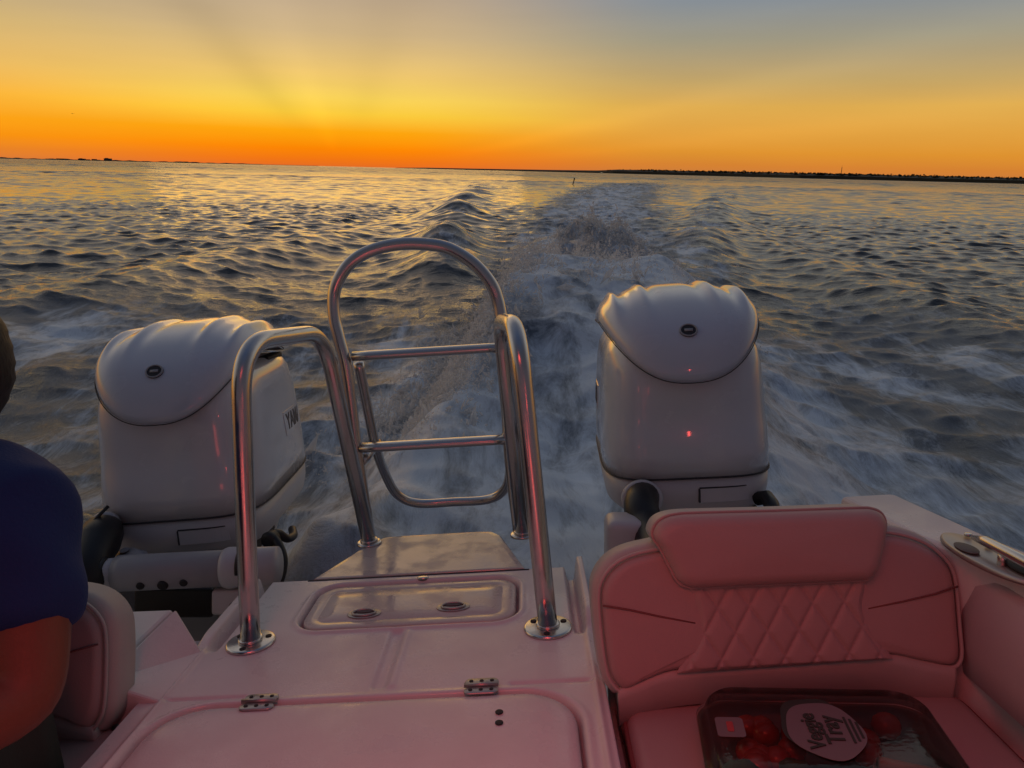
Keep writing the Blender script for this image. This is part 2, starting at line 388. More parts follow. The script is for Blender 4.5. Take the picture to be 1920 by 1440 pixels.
#SECTION motors
# ------------------------------------------------------------------ outboards
def sup(c, n): return math.copysign(abs(c)**(2/n), c)
def ring(w, y0, y1, z, n=4.6, k=72, front=None):
    out = []
    for i in range(k):
        a = 2*PI*i/k-PI/2; out.append((w*sup(math.cos(a), n), (y0+y1)/2+(y1-y0)/2*sup(math.sin(a), n), z))
    return out
BODY = [(0, .216, .0, .70), (.06, .216, .001, .70), (.09, .215, .004, .70), (.12, .214, .010, .697), (.15, .212, .015, .695), (.18, .210, .017, .693), (.22, .208, .0185, .69), (.25, .206, .020, .687), (.29, .202, .023, .68), (.33, .195, .034, .67), (.355, .183, .05, .655), (.370, .160, .075, .63), (.375, .10, .15, .55)]
def capfn(a, ph):                                      # helmet-shaped top cowl: a around from the front, ph upward
    n = 2.9; bx = .207*sup(math.cos(a), n); by = .33+.345*sup(math.sin(a), n)
    zb = .262+.150*min(1, abs(bx)/.205)**2.4-.035*sst(.35, .65, by)
    if by > .33: zb = .412-.035*sst(.35, .65, by)
    cx, cy = 0.0, .40
    r = math.cos(ph)**.80; s = math.sin(ph)**.86
    x = cx+(bx-cx)*r; y = cy+(by-cy)*r; ztop = .505
    z = zb*(1-s)+ztop*s-.05*max(0, (y-.40)/.28)**2*s
    fade = sst(.0, .28, y)*sst(.22, .62, s)
    for xr_, w, am in ((.088, .013, .009), (.166, .013, .014)):
        z += am*fade*math.exp(-((abs(x)-xr_)/w)**2)
        z -= am*.55*fade*math.exp(-((abs(x)-xr_+.027)/(w*1.3))**2)
    return np.array([x, y, z])
def motor(label, x0, y0, z0, yaw, side):
    t = thing('outboard_motor', label, 'outboard motor', (x0, y0, z0), 'twin white outboard motors')
    t.matrix_world = MB @ Matrix.Translation((x0, y0, z0)) @ Matrix.Rotation(yaw, 4, 'Z') @ Matrix.Diagonal((1.04 if side > 0 else 1.08, 1, 1, 1))
    BASES[t.name] = np.zeros(3)                        # parts are laid out in the motor's own frame
    body = part('cowl', loft([ring(w, a, b, z) for z, w, a, b in BODY]), M['cowl'], t)
    A = [2*PI*i/144-PI/2 for i in range(144)]; H = [PI/2*(k/40)**.9 for k in range(40)]
    cap = part('top_cowl', loft([[capfn(a, 0)*[.97, .97, 1]+[0, .012, -.004] for a in A]]+[[capfn(a, h) for a in A] for h in H], True, False, True), M['cap'], t)
    part('cowl_edge_seam', tube([capfn(a, 0)*[1.004, 1, 1]+[0, -.001, -.003] for a in A], .0014, 6, True), M['line'], t)
    c = capfn(-PI/2, .50); e = .03
    tx = np.array([1.0, 0, 0]); ty = capfn(-PI/2, .55)-capfn(-PI/2, .45); nn = np.cross(tx, ty); nn /= np.linalg.norm(nn)
    em = part('emblem', disc(c-nn*.002, nn, .0215, .006, 28, .019), M['line'], cap)
    part('emblem_ring', tube([c+nn*.004+.020*math.cos(q)*tx+.0178*math.sin(q)*ty/np.linalg.norm(ty) for q in np.linspace(0, 2*PI, 28, endpoint=False)], .0022, 8, True), M['grey'], em)
    part('emblem_bar', place(box(-.010, .010, -.004, .004, 0, .001, 0), c+nn*.0045, tx, ty), M['grey'], em)
    part('seam_band', tube([(p[0]*1.002, p[1]-.001, 0) for p in ring(.216, .0, .70, 0)], .0024, 6, True), M['line'], t)
    lower = part('lower_pan', loft([ring(w, a, b, z) for z, w, a, b in ((-.004, .214, .001, .70), (-.05, .213, .004, .69), (-.085, .207, .012, .67), (-.105, .19, .03, .64), (-.125, .15, .08, .58), (-.24, .12, .12, .48))]), M['pan'], t)
    fy = lambda x: .35-.35*(1-min(1, abs(x)/.216)**4.0)**(1/4.0)
    def strip(x1, x2, z1, z2, off):                    # thin raised panel following the front of the pan
        R = []
        for x in np.linspace(x1, x2, 9):
            y = fy(x)+.002; R.append([(x, y-off, z1), (x, y-off, z2), (x, y+.01, z2), (x, y+.01, z1)])
        return loft(R)
    lt = part('latch_panel', strip(.015, .135, -.068, -.030, .003), M['pan'], lower, smooth=False)
    part('latch_shadow_line', join(strip(.013, .137, -.0295, -.0265, .0035), strip(.0105, .0148, -.068, -.03, .003)), M['line'], lower, smooth=False)
    part('rating_decal', strip(.145, .200, -.026, -.012, .002), M['grey'], lower, smooth=False)
    part('swivel_recess', box(-.03, .17, .045, .30, -.145, -.106, .008), M['dark'], t)
    part('mid_section', loft([ring(w, a, b, z) for z, w, a, b in ((-.2, .11, .12, .45), (-.5, .085, .16, .40), (-.78, .07, .18, .36))]), M['grey'], t)
    part('ventilation_plate', box(-.13, .13, .10, .62, -.80, -.785, .004), M['grey'], t)
    part('clamp_bracket', join(box(-.17, -.12, -.10, .20, -.42, -.16, .012), box(.12, .17, -.10, .20, -.42, -.16, .012), box(-.11, .11, .02, .20, -.40, -.19, .02)), M['grey'], t)
    # side lettering on a grey panel
    def flank(y, z):                                   # half width of the cowl at a point of its side
        w_ = np.interp(z, [b[0] for b in BODY], [b[1] for b in BODY]); return w_*(1-min(1, abs(y-.348)/.35)**4.0)**.25
    def onside(vf, s, lift):
        v, f = vf; return [(s*(flank(p[1], p[2])+lift+p[0]), p[1], p[2]) for p in v], f
    for s in (-1, 1):
        part('side_panel', onside(loft([[(a, y, z) for a, z in ((-.004, .128), (.0015, .128), (.0015, .202), (-.004, .202))] for y in np.linspace(.37, .68, 14)]), s, 0), M['cowl'], body, smooth=False)
        v, f = text_mesh('YAMAHA', .070)
        part('side_lettering', onside(([(.0022+q[2], .535+s*q[0], .165+q[1]) for q in v], f), s, 0), M['letter'], body, smooth=False)
        part('shoulder_vent', box(min(s*.135, s*.172), max(s*.135, s*.172), .42, .58, .350, .372, .004), M['dark'], body)
    return t
LM = motor('white outboard motor with dark side lettering, beside the blue-shirted person', -.966, 1.86, -.598, math.radians(3.5), 1)
RM = motor('white outboard motor standing behind the quilted red bench backrest', .414, 1.93, -.583, math.radians(-2.5), -1)
def loc(t, p): return np.array((Matrix(t.matrix_world).inverted() @ (MB @ Vector(p))))
# steering cylinder, bolts and hoses of the motor whose mount can be seen
def tube_rings(pr):
    ax_ = pr[-1][0]-pr[0][0]; ax_ = ax_/np.linalg.norm(ax_); u_ = np.cross(ax_, [0, 0, 1.0]); u_ /= np.linalg.norm(u_); w_ = np.cross(ax_, u_)
    return [[c+r*(math.cos(a)*u_+math.sin(a)*w_) for a in np.linspace(0, 2*PI, 28, endpoint=False)] for c, r in pr]
def tilt(t, cyl):
    if cyl:
        a, b = oy(168, 1078, 1.68), oy(520, 1060, 1.68); r = .052
        d = (b-a)/np.linalg.norm(b-a); L = np.linalg.norm(b-a)
        q = lambda u: loc(t, a+d*u)
        part('steering_cylinder', tube([q(.07), q(.09), q(.34)], .043, 28), M['grey'], t)
        part('cylinder_end_cap', rod(q(0), q(.075), .037, 24), M['pan'], t); part('cylinder_end_cap', loft([[(p) for p in r] for r in tube_rings([(q(.33), .046), (q(.338), .049), (q(.35), .049), (q(.36), .046), (q(L), .045)])]), M['pan'], t)
        part('clamp_strap', tube([loc(t, a+d*.045+.039*np.array([0, -math.cos(w), math.sin(w)])) for w in np.linspace(-.5, 1.6, 12)], .005, 8), M['black'], t)
        part('clamp_strap', tube([loc(t, a+d*.375+.047*np.array([0, -math.cos(w), math.sin(w)])) for w in np.linspace(.0, 1.5, 12)], .005, 8), M['black'], t)
        for px, py, rr_ in ((265, 1095, .009), (307, 1094, .012), (346, 1089, .009)):
            c = loc(t, oy(px, py, 1.645)); part('bolt', disc(c, (0, -1, -.35), rr_, .012, 14), M['dark'], t)
        part('mount_block', join(tuple_box(t, 395, 460, 1108, 1155, 1.66), tuple_box(t, 480, 505, 1070, 1160, 1.70)), M['pan'], t)
        c = loc(t, oy(437, 1135, 1.64)); part('bolt', disc(c, (0, -1, 0), .008, .01, 12), M['dark'], t)
        part('mount_recess', tuple_box(t, 250, 398, 1105, 1160, 1.72), M['black'], t)
        part('tilt_cap', disc(loc(t, oy(240, 1052, 1.80)), (0, -.3, 1), .048, .035, 24, bev=1.2), M['pan'], t)
        part('rigging_boot', tube([loc(t, oy(*p)) for p in ((205, 985, 1.86), (192, 1000, 1.79), (182, 1020, 1.74), (172, 1050, 1.70), (165, 1100, 1.62))], lambda u: .030+.022*math.sin(PI*min(1, u*1.15))**.7, 18), M['black'], t)
        part('boot_collar', disc(loc(t, oy(200, 985, 1.84)), (0, -1, .3), .036, .02, 20), M['pan'], t)
        part('flush_hose', tube([loc(t, oy(*p)) for p in ((161, 992, 1.75), (170, 985, 1.76), (185, 967, 1.78), (203, 949, 1.80))], .0045, 8), M['black'], t)
        part('cable_loop', tube(spline([loc(t, oy(*p)) for p in ((548, 992, 2.0), (550, 1004, 1.95), (538, 1010, 1.9), (522, 1000, 1.88), (512, 1005, 1.86), (523, 1022, 1.84), (531, 1045, 1.82), (530, 1068, 1.80), (524, 1090, 1.78))], 6), .011, 12), M['black'], t)
        part('cable_plug', disc(loc(t, oy(514, 1008, 1.87)), (-.5, -1, 0), .022, .03, 16), M['black'], t)
    else:
        part('rigging_boot', tube(spline([loc(t, oy(*p)) for p in ((1206, 928, 1.93), (1203, 940, 1.86), (1203, 958, 1.82), (1212, 985, 1.78), (1228, 1020, 1.70), (1240, 1060, 1.6))], 6), .041, 18), M['black'], t)
        part('boot_collar', disc(loc(t, oy(1203, 934, 1.92)), (0, -1, .2), .050, .028, 24), M['pan'], t)
        part('cable', tube([loc(t, oy(*p)) for p in ((1184, 965, 1.84), (1187, 985, 1.80), (1189, 1012, 1.74))], .007, 8), M['black'], t)
        part('cable_plug', tube([loc(t, oy(*p)) for p in ((1420, 935, 1.95), (1437, 932, 1.93), (1446, 945, 1.90), (1450, 970, 1.84))], .019, 12), M['black'], t)
        part('mount_block', tuple_box(t, 1139, 1212, 981, 1080, 1.72, .02), M['pan'], t)
def tuple_box(t, x1, x2, y1, y2, y, bev=.008):
    a, b, c, d = [oy(*p, y) for p in ((x1, y1), (x2, y1), (x2, y2), (x1, y2))]; k = np.array([0, .10, 0])
    P = [loc(t, q) for q in (a, b, c, d)]; Q = [loc(t, q+k) for q in (a, b, c, d)]
    return prism(P, Q, bev, 3)
tilt(LM, True); tilt(RM, False)

#SECTION seats
# ------------------------------------------------------------------ benches
BO = np.array([0, 1.0, -.61]); BA = math.radians(13); BN = np.array([0, -math.cos(BA), math.sin(BA)]); BV = np.array([0, math.sin(BA), math.cos(BA)])
def bp(px, py): q = opl(px, py, BO, BN); return q[0], (q-BO).dot(BV)
def resample(pts, n):
    P = np.array(pts+[pts[0]]); L = np.r_[0, np.cumsum(np.linalg.norm(np.diff(P, axis=0), axis=1))]; u = np.linspace(0, L[-1], n, endpoint=False)
    return np.stack([np.interp(u, L, P[:, i]) for i in range(2)], 1)
def inset(P, d):                                       # shrink an outline (2D, closed) by d on each side
    lo, hi = P.min(0), P.max(0); c = (lo+hi)/2; h = (hi-lo)/2
    return c+(P-c)*(1-d/h)
def cushion(P, to3, th, puff=.02, front0=0., crown=.006):
    # outline P, to3(u, v, w): w toward the sitter; a padded slab with rounded edges and a slight crown
    R = [[to3(u, v, front0-th) for u, v in inset(P, .012)], [to3(u, v, front0-th+.012) for u, v in P], [to3(u, v, front0-puff) for u, v in P]]
    for k in range(1, 9):
        a = PI/2*k/8; R.append([to3(u, v, front0-puff+puff*math.sin(a)) for u, v in inset(P, puff*(1-math.cos(a)))])
    Q = inset(P, puff); c = (Q.min(0)+Q.max(0))/2
    for s in (.85, .65, .45, .25, .1, .02): R.append([to3(u, v, front0+crown*(1-s*s)) for u, v in c+(Q-c)*s])
    return loft(R)
OUT = [bp(*p) for p in ((1150, 1302), (1132, 1270), (1121, 1200), (1115, 1120), (1122, 1085), (1145, 1055), (1180, 1036), (1230, 1024), (1300, 1010), (1600, 985), (1660, 990), (1700, 996), (1740, 1010), (1775, 1035), (1797, 1065), (1806, 1110), (1812, 1180), (1816, 1235), (1808, 1256), (1790, 1260), (1740, 1250), (1660, 1236), (1500, 1248), (1275, 1266), (1200, 1290), (1165, 1308))]
HEAD = [bp(*p) for p in ((1222, 1004), (1223, 990), (1231, 977), (1246, 968), (1268, 963), (1300, 961), (1450, 957), (1600, 952), (1624, 953), (1640, 959), (1649, 971), (1651, 987), (1648, 1004), (1638, 1052), (1632, 1068), (1621, 1079), (1604, 1084), (1450, 1091), (1310, 1097), (1290, 1096), (1274, 1090), (1264, 1080), (1256, 1064), (1236, 1026))]
QL = [bp(*p) for p in ((1272, 1085), (1292, 1125), (1303, 1165), (1298, 1200), (1282, 1230), (1268, 1262))]
QR = [bp(*p) for p in ((1640, 1075), (1625, 1110), (1622, 1142), (1640, 1185), (1662, 1218), (1672, 1234))]
def bench(label, clabel, m, grp, dz=0.):
    to3 = lambda u, v, w: BO*[0, 1, 1]+np.array([m(u), 0, dz])+BV*v+BN*w
    P = resample([tuple(q[:2]) for q in spline([(*p, 0) for p in OUT], 6, True)], 220)
    t = thing('bench_backrest', label, 'backrest', (m(.34), 1.05, -.66), grp)
    part('backrest_shell', cushion(inset(P, -.003), to3, .072, .020, -.012), M['welt'], t)
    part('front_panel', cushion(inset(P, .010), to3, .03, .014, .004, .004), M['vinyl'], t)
    part('piping', tube([to3(u, v, -.006) for u, v in inset(P, .006)], .003, 8, True), M['welt'], t)
    # quilted middle panel
    nl = 64; nw = 150; L = spline([(*p, 0) for p in QL], 30); Rr = spline([(*p, 0) for p in QR], 30)
    def samp(S, k): q = S[int(round(k*(len(S)-1)))]; return q[:2]
    V = []; Fc = []
    for j in range(nl):
        a, b = samp(L, j/(nl-1)), samp(Rr, j/(nl-1))
        for i in range(nw):
            k = i/(nw-1); u, v = a+(b-a)*k
            p1 = (u+v*.62)/.045; p2 = (u-v*.62)/.045
            g = min(abs(p1-round(p1)), abs(p2-round(p2)))*2
            e = min(1, min(k, 1-k)*18, (1-j/(nl-1))*12+.0)
            w = .0085+(.0042*(1-math.exp(-g*6.0))-.0012)*e-.006*(1-e)
            V.append(to3(u, v, w))
    for j in range(nl-1):
        for i in range(nw-1): a = j*nw+i; Fc.append((a, a+1, a+nw+1, a+nw))
    part('quilted_panel', (V, Fc), M['vinyl'], t)
    # wing seams
    SK = [bp(*p) for p in ((1160, 1300), (1200, 1285), (1275, 1262), (1500, 1245), (1660, 1233), (1740, 1248), (1795, 1257))]
    part('lower_skirt', loft([[to3(u, v+dv, w) for dv, w in ((.004, -.010), (.002, -.002), (-.012, -.004), (-.054, -.022), (-.062, -.05), (0, -.05))] for u, v, _ in spline([(*p, 0) for p in SK], 8)]), M['welt'], t)
    # wing seams
    for pp in (((1130, 1134), (1180, 1142), (1240, 1155), (1302, 1166)), ((1624, 1139), (1690, 1126), (1750, 1112), (1792, 1098))):
        part('wing_seam', tube([to3(*bp(*q), .0058) for q in pp], .0016, 6), M['stitch'], t)
    Hd = resample([tuple(q[:2]) for q in spline([(*p, 0) for p in HEAD], 6, True)], 200)
    hd = part('headrest_bolster', cushion(Hd, to3, .085, .022, .036, .003), M['vinyl'], t)
    part('bolster_rim', cushion(inset(Hd, -.002), to3, .07, .020, .016, 0), M['welt'], hd)
    part('bolster_piping', tube([to3(u, v, .0135) for u, v in inset(Hd, -.001)], .0024, 8, True), M['vinyl'], hd)
    ms = (lambda x: x) if m(0) == 0 else (lambda x: 2*CX-x)
    s = thing('seat_cushion', clabel, 'seat cushion', (m(.35), .7, -.70), 'bench seat cushions')
    SP = resample([tuple(q[:2]) for q in fillet([(ms(.36), 1.045, 0), (ms(.108), 1.045, 0), (ms(.100), .34, 0), (ms(.60), .34, 0), (ms(.60), 1.045, 0), (ms(.36), 1.045, 0)], .040)][:-1], 160)
    sc_ = lambda u, v, w: np.array([u, v, -.654+w])
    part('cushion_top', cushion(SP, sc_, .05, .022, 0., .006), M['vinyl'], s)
    part('cushion_piping', tube([sc_(u, v, -.018) for u, v in inset(SP, -.001)], .004, 8, True), M['stitch'], s)
    return t
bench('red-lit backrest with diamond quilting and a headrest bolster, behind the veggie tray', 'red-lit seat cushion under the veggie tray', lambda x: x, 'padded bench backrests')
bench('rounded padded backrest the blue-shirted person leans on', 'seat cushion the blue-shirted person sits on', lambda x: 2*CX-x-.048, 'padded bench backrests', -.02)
# padded bolster along the right inner side
def pad_ring(y, s=1.0):
    x0 = .606+.02*(1.0-y); zt, zb = -.470-.012*(1-y), -.64
    return [(x0+dx*s, y, zb+(zt-zb)*k) for dx, k in ((.05, 0), (.012, .01), (-.002, .08), (-.006, .35), (-.004, .65), (.004, .9), (.016, .985), (.03, 1.0), (.06, .99))]
part_v = loft([[(x+.01, y, z) for x, y, z in pad_ring(1.055, .9)]]+[pad_ring(y) for y in np.linspace(1.045, .25, 20)])
solo('coaming_bolster', part_v, M['pad'], 'padded side bolster running along the gunwale beside the quilted backrest', 'side bolster', (.62, .7, -.62))
# polished cleat on the right gunwale
cl = thing('mooring_cleat', 'polished stainless cleat on an oval base plate on the gunwale', 'cleat', (.63, 1.0, GZ))
cz = GZ+.005
cc = oz(1875, 1052, cz)
ax = np.array([.02, -.24, 0]); ax /= np.linalg.norm(ax)
part('base_plate', disc(cc+[-.012, .01, -.001], (0, 0, 1), .092, .008, 40, .030, ux=ax, bev=.6), M['satin'], cl)
part('cup_recess', disc(oz(1812, 1030, cz+.008)+[0, 0, .0012], (0, 0, 1), .022, .0015, 24, .012, ux=ax), M['shade'], cl)
part('cup_recess', disc(cc+[.0, -.05, .0095], (0, 0, 1), .032, .0015, 24, .014, ux=ax), M['dark'], cl)
hb = oz(1908, 1046, cz+.028)
part('horn', tube([hb-ax*.085+[0, 0, -.004], hb-ax*.06, hb, hb+ax*.06, hb+ax*.085+[0, 0, -.004]], lambda u: .0035+.0045*math.sin(PI*u)**.5, 14), M['steel'], cl)
for s in (-1, 1):
    part('post', rod(hb+ax*.028*s+[0, 0, -.026], hb+ax*.026*s, .006, 14), M['steel'], cl)
for k in (-.075, -.03, .02, .07):
    part('bolt', disc(cc+ax*k+[.006, 0, .009], (0, 0, 1), .0055, .0035, 12), M['steel'], cl)

# ------------------------------------------------------------------ vegetable tray on the seat
tz = -.651
trc = oz(1545, 1412, tz+.03); tr = thing('vegetable_tray', 'clear-lidded plastic vegetable tray with white oval label on the red-lit seat', 'food tray', (trc[0], trc[1], tz))
TA = math.radians(-7); e1 = np.array([math.cos(TA), math.sin(TA), 0]); e2 = np.array([-math.sin(TA), math.cos(TA), 0])
TW, TD = .150, .105
def tp(u, v, w): return np.array([trc[0], trc[1]-.01, tz])+e1*u+e2*v+np.array([0, 0, w])
def trayring(k, z, r=.045): return [tp(x*k, y*k, z) for x, y in rrpts(-TW, TW, -TD, TD, r, 8)]
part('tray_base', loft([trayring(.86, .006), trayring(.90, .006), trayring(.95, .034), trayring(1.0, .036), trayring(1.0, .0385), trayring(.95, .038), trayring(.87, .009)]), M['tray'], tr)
lidp = part('clear_lid', loft([trayring(1.01, .0385), trayring(1.01, .042), trayring(.965, .043), trayring(.925, .062), trayring(.90, .066), trayring(.6, .067)], True, False, True), M['clear'], tr)
def ball(c, r, n=10, sq=1., jit=.0):
    bm = bmesh.new(); bmesh.ops.create_icosphere(bm, subdivisions=2, radius=r)
    for v in bm.verts: v.co *= 1+random.uniform(-jit, jit); v.co.z *= sq; v.co += Vector(c)
    return from_bm(bm)
for i in range(10):
    u, v = random.uniform(-.105, -.02), random.uniform(-.02, .07); part('tomato', ball(tp(u, v, .03), .018, sq=.9), M['tomato'], tr)
for i in range(9):
    v = -.015-.008*i; part('carrot_stick', tube([tp(.05, v, .025+.012*(i % 3)), tp(.125, v+random.uniform(-.01, .01), .03)], .007, 8), M['carrot'], tr)
for i in range(9):
    u, v = random.uniform(-.11, .0), random.uniform(-.085, -.03); part('broccoli_floret', ball(tp(u, v, .028), .020, jit=.16), M['green'], tr)
for i in range(6):
    u, v = random.uniform(.02, .12), random.uniform(.01, .075); part('tomato', ball(tp(u, v, .03), .019, sq=.9), M['tomato'], tr)
# label: an oval with a scalloped back, reading up the tray
def oval(cu, cv, ru, rv, z, n=48, wob=0.): return [tp(cu+ru*math.cos(a)*(1+wob*math.cos(5*a+1)), cv+rv*math.sin(a)*(1+wob*math.cos(5*a+1)), z) for a in np.linspace(0, 2*PI, n, endpoint=False)]
def slab(r0, h): return loft([r0, [p+[0, 0, h] for p in r0]])
lb = part('label_shadow_border', slab(oval(-.010, .010, .043, .058, .0675, wob=.05), .0006), M['ink'], lidp, smooth=False)
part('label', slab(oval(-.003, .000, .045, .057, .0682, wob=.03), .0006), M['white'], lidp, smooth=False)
for s, u, sz, v0 in (('Veggie', -.018, .027, -.004), ('Tray', .006, .030, -.001)):
    part('label_lettering', place(text_mesh(s, sz), tp(u, v0, .0696), e2, -e1), M['ink'], lidp, smooth=False)
part('label_fine_print', join(*[slab([tp(u, v, .0690) for u, v in ((a, -b), (a+.003, -b), (a+.003, b), (a, b))], .0006) for a, b in ((.024, .026), (.030, .022), (.036, .016))]), M['ink'], lidp, smooth=False)
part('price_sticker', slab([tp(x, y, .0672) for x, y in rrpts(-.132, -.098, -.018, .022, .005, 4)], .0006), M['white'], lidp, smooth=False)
part('sticker_mark', slab([tp(x, y, .0680) for x, y in rrpts(-.119, -.111, -.008, .012, .002, 3)], .0005), M['redink'], lidp, smooth=False)

#SECTION person
# ------------------------------------------------------------------ person on the left bench
def skin_mesh(joints, edges, root=0, sub=2):
    me = bpy.data.meshes.new('tmp'); me.from_pydata([j[:3] for j in joints], edges, []); o = bpy.data.objects.new('tmp', me); COL.objects.link(o)
    md = o.modifiers.new('s', 'SKIN'); md.use_smooth_shade = True
    for i, j in enumerate(joints):
        sv = me.skin_vertices[0].data[i]; r = j[3]; sv.radius = r if isinstance(r, tuple) else (r, r); sv.use_root = (i == root)
    ss = o.modifiers.new('b', 'SUBSURF'); ss.levels = sub; ss.render_levels = sub
    dg = bpy.context.evaluated_depsgraph_get(); ev = bpy.data.meshes.new_from_object(o.evaluated_get(dg))
    v = np.array([tuple(q.co) for q in ev.vertices]); f = [tuple(p.vertices) for p in ev.polygons]
    bpy.data.objects.remove(o); bpy.data.meshes.remove(me); bpy.data.meshes.remove(ev); return v, f
pb = np.array([-.83, .88, -.655])
per = thing('person', 'person in a navy blue T-shirt seated at the edge of the frame, dark hair', 'person', pb)
sh = oy(52, 962, .90)                                   # point of the near shoulder
el = oy(55, 1320, .80); el = np.array([el[0], .80, max(el[2], -.60)])
hip = np.array([-.88, .86, -.60]); chest = np.array([-.80, .93, -.30]); neck = np.array([-.845, .985, -.185]); shf = np.array([-1.00, .95, -.24])
wr = el+np.array([-.13, -.20, .03])
J = [(*hip, (.15, .11)), (*(hip*.5+chest*.5), (.145, .10)), (*chest, (.15, .10)), (*neck, .055), (*(neck+[.0, .02, .06]), .052),
     (*sh, .056), (*(sh*.5+el*.5), .050), (*el, .045), (*(el*.5+wr*.5), .042), (*wr, .028),
     (*shf, .060), (*(shf+[-.06, -.05, -.15]), .050), (*(shf+[-.03, -.12, -.28]), .044), (*(shf+[.08, -.27, -.29]), .028),
     (-.78, .80, -.60, .088), (-.76, .44, -.56, .068), (-.76, .36, -.80, .055), (-.76, .36, -.98, .040), (-.76, .25, -1.03, .036),
     (-1.0, .80, -.60, .088), (-1.02, .44, -.56, .068), (-1.02, .36, -.80, .055), (-1.02, .36, -.98, .040), (-1.02, .25, -1.03, .036)]
Eg = [(0, 1), (1, 2), (2, 3), (3, 4), (2, 5), (5, 6), (6, 7), (7, 8), (8, 9), (2, 10), (10, 11), (11, 12), (12, 13), (0, 14), (14, 15), (15, 16), (16, 17), (17, 18), (0, 19), (19, 20), (20, 21), (21, 22), (22, 23)]
bodyv = skin_mesh(J, Eg)
# hands: palm, four fingers and a thumb each, closed loosely on the lap
hands = []
for w, dr in ((wr, np.array([-.75, -.60, -.15])), (shf+[.08, -.27, -.29], np.array([.85, -.5, -.1]))):
    dr = dr/np.linalg.norm(dr); up = np.array([0, 0, 1.0]); sd = np.cross(dr, up); sd /= np.linalg.norm(sd)
    jj = [(*w, .022), (*(w+dr*.045), (.036, .015)), (*(w+dr*.085), (.038, .013))]; ee = [(0, 1), (1, 2)]
    hv = [skin_mesh(jj, ee)]
    for k, ln in enumerate((.066, .074, .070, .055)):
        b0 = w+dr*.082+sd*(.027-.018*k); q = [b0, b0+dr*ln*.45-up*.004, b0+dr*ln*.75-up*.018, b0+dr*ln*.82-up*.036]
        hv.append(skin_mesh([(*q[i], r) for i, r in enumerate((.0095, .009, .0083, .007))], [(0, 1), (1, 2), (2, 3)]))
    b0 = w+dr*.03+sd*.03; hv.append(skin_mesh([(*b0, .012), (*(b0+dr*.03+sd*.016-up*.004), .0105), (*(b0+dr*.058+sd*.016-up*.014), .009)], [(0, 1), (1, 2)]))
    hands.append(join(*hv))
part('body', join(bodyv, *hands), M['skin'], per)
# head: looking away aft over the wake, so only hair shows to the camera
hc = oy(-122, 672, 1.00)
def headshape(scale=1.0, cut=None):
    V = []; nu, nv = 48, 36; fw = np.array([-.93, .36, .05]); fw /= np.linalg.norm(fw); sdv = np.cross(fw, [0, 0, 1]); sdv /= np.linalg.norm(sdv)
    for j in range(nv+1):
        th = PI*j/nv; zz = math.cos(th)
        for i in range(nu):
            a = 2*PI*i/nu; x = math.sin(th)*math.cos(a); y = math.sin(th)*math.sin(a)   # x forward, y side
            r = np.array([.098*x, .077*y, .118*zz])
            if x > 0 and zz < 0: r[0] *= 1-.12*(-zz); r[1] *= 1-.30*(-zz)
            if x < 0 and zz < -.3: r[0] *= 1+.55*(zz+.3)
            nose = .020*math.exp(-(y/.16)**2-((zz+.18)/.16)**2) if x > 0 else 0
            brow = .005*math.exp(-((zz-.12)/.08)**2)*max(0, x); eye = -.008*math.exp(-((abs(y)-.38)/.14)**2-((zz)/.09)**2)*max(0, x)
            mouth = .004*math.exp(-((zz+.52)/.07)**2-(y/.3)**2)*max(0, x)
            r[0] += nose+brow+eye+mouth; r *= scale
            V.append(hc+fw*r[0]+sdv*r[1]+np.array([0, 0, r[2]]))
    Fc = [(j*nu+i, j*nu+(i+1) % nu, (j+1)*nu+(i+1) % nu, (j+1)*nu+i) for j in range(nv) for i in range(nu)]
    return V, Fc, fw, sdv
hv, hf, fw, sdv = headshape()
nk = tube([neck+[0, 0, -.02], neck*.5+(hc+[0, 0, -.08])*.5, hc+[0, -.005, -.05]], lambda u: .062-.006*u, 20)
part('head', join((hv, hf), nk), M['skin'], per)
for q_ in (-1, 1): part('ear', ball(hc+sdv*.077*q_+fw*.004+np.array([0, 0, -.012]), .016, sq=1.7), M['skin'], per)
v2, f2, _, _ = headshape(1.075)
keep = []
V2 = np.array(v2)
for q in f2:
    c = V2[list(q)].mean(0)-hc; x = c.dot(fw); z = c[2]
    if (x < .03 and z > -.085) or z > .055 or (x < -.01 and z > -.118): keep.append(q)
nz = 1+.02*np.sin(V2[:, 0]*310)*np.sin(V2[:, 2]*270+V2[:, 1]*190); V2 = hc+(V2-hc)*nz[:, None]
part('hair', (V2, keep), M['hair'], per, fix=False)
# T-shirt over torso and upper arms, shorts over the hips and thighs
sl = sh*.18+el*.82
slj = sh*.30+el*.70
TJ = [(*hip, (.165, .125)), (*(hip*.5+chest*.5), (.16, .115)), (*chest, (.168, .115)), (*(neck+[0, -.005, -.030]), .078), (*(sh+[0, 0, .002]), .073), (*(sh*.62+el*.38), .069), (*slj, .068),
      (*shf, .072), (*(shf+[-.05, -.04, -.12]), .066)]
def folded(vf, amp):
    v, f = vf; me = meshdata('tmp', v, f, None); recalc(me); n = np.array([tuple(q.normal) for q in me.vertices]); bpy.data.meshes.remove(me)
    w = np.sin(v[:, 2]*46+v[:, 0]*22+2.2*np.sin(v[:, 1]*19))*.6+np.sin(v[:, 0]*38-v[:, 2]*61+1.5*np.sin(v[:, 2]*25))*.4+.5*np.sin(v[:, 1]*70+v[:, 2]*33)
    return v+n*(amp*w)[:, None], f
part('t_shirt', folded(skin_mesh(TJ, [(0, 1), (1, 2), (2, 3), (2, 4), (4, 5), (5, 6), (2, 7), (7, 8)], 0, 3), .0042), M['shirt'], per)
SJ = [(*(hip+[0, 0, -.01]), (.16, .12)), (-.78, .80, -.60, .10), (-.77, .52, -.57, .085), (-1.0, .80, -.60, .10), (-1.01, .52, -.57, .085)]
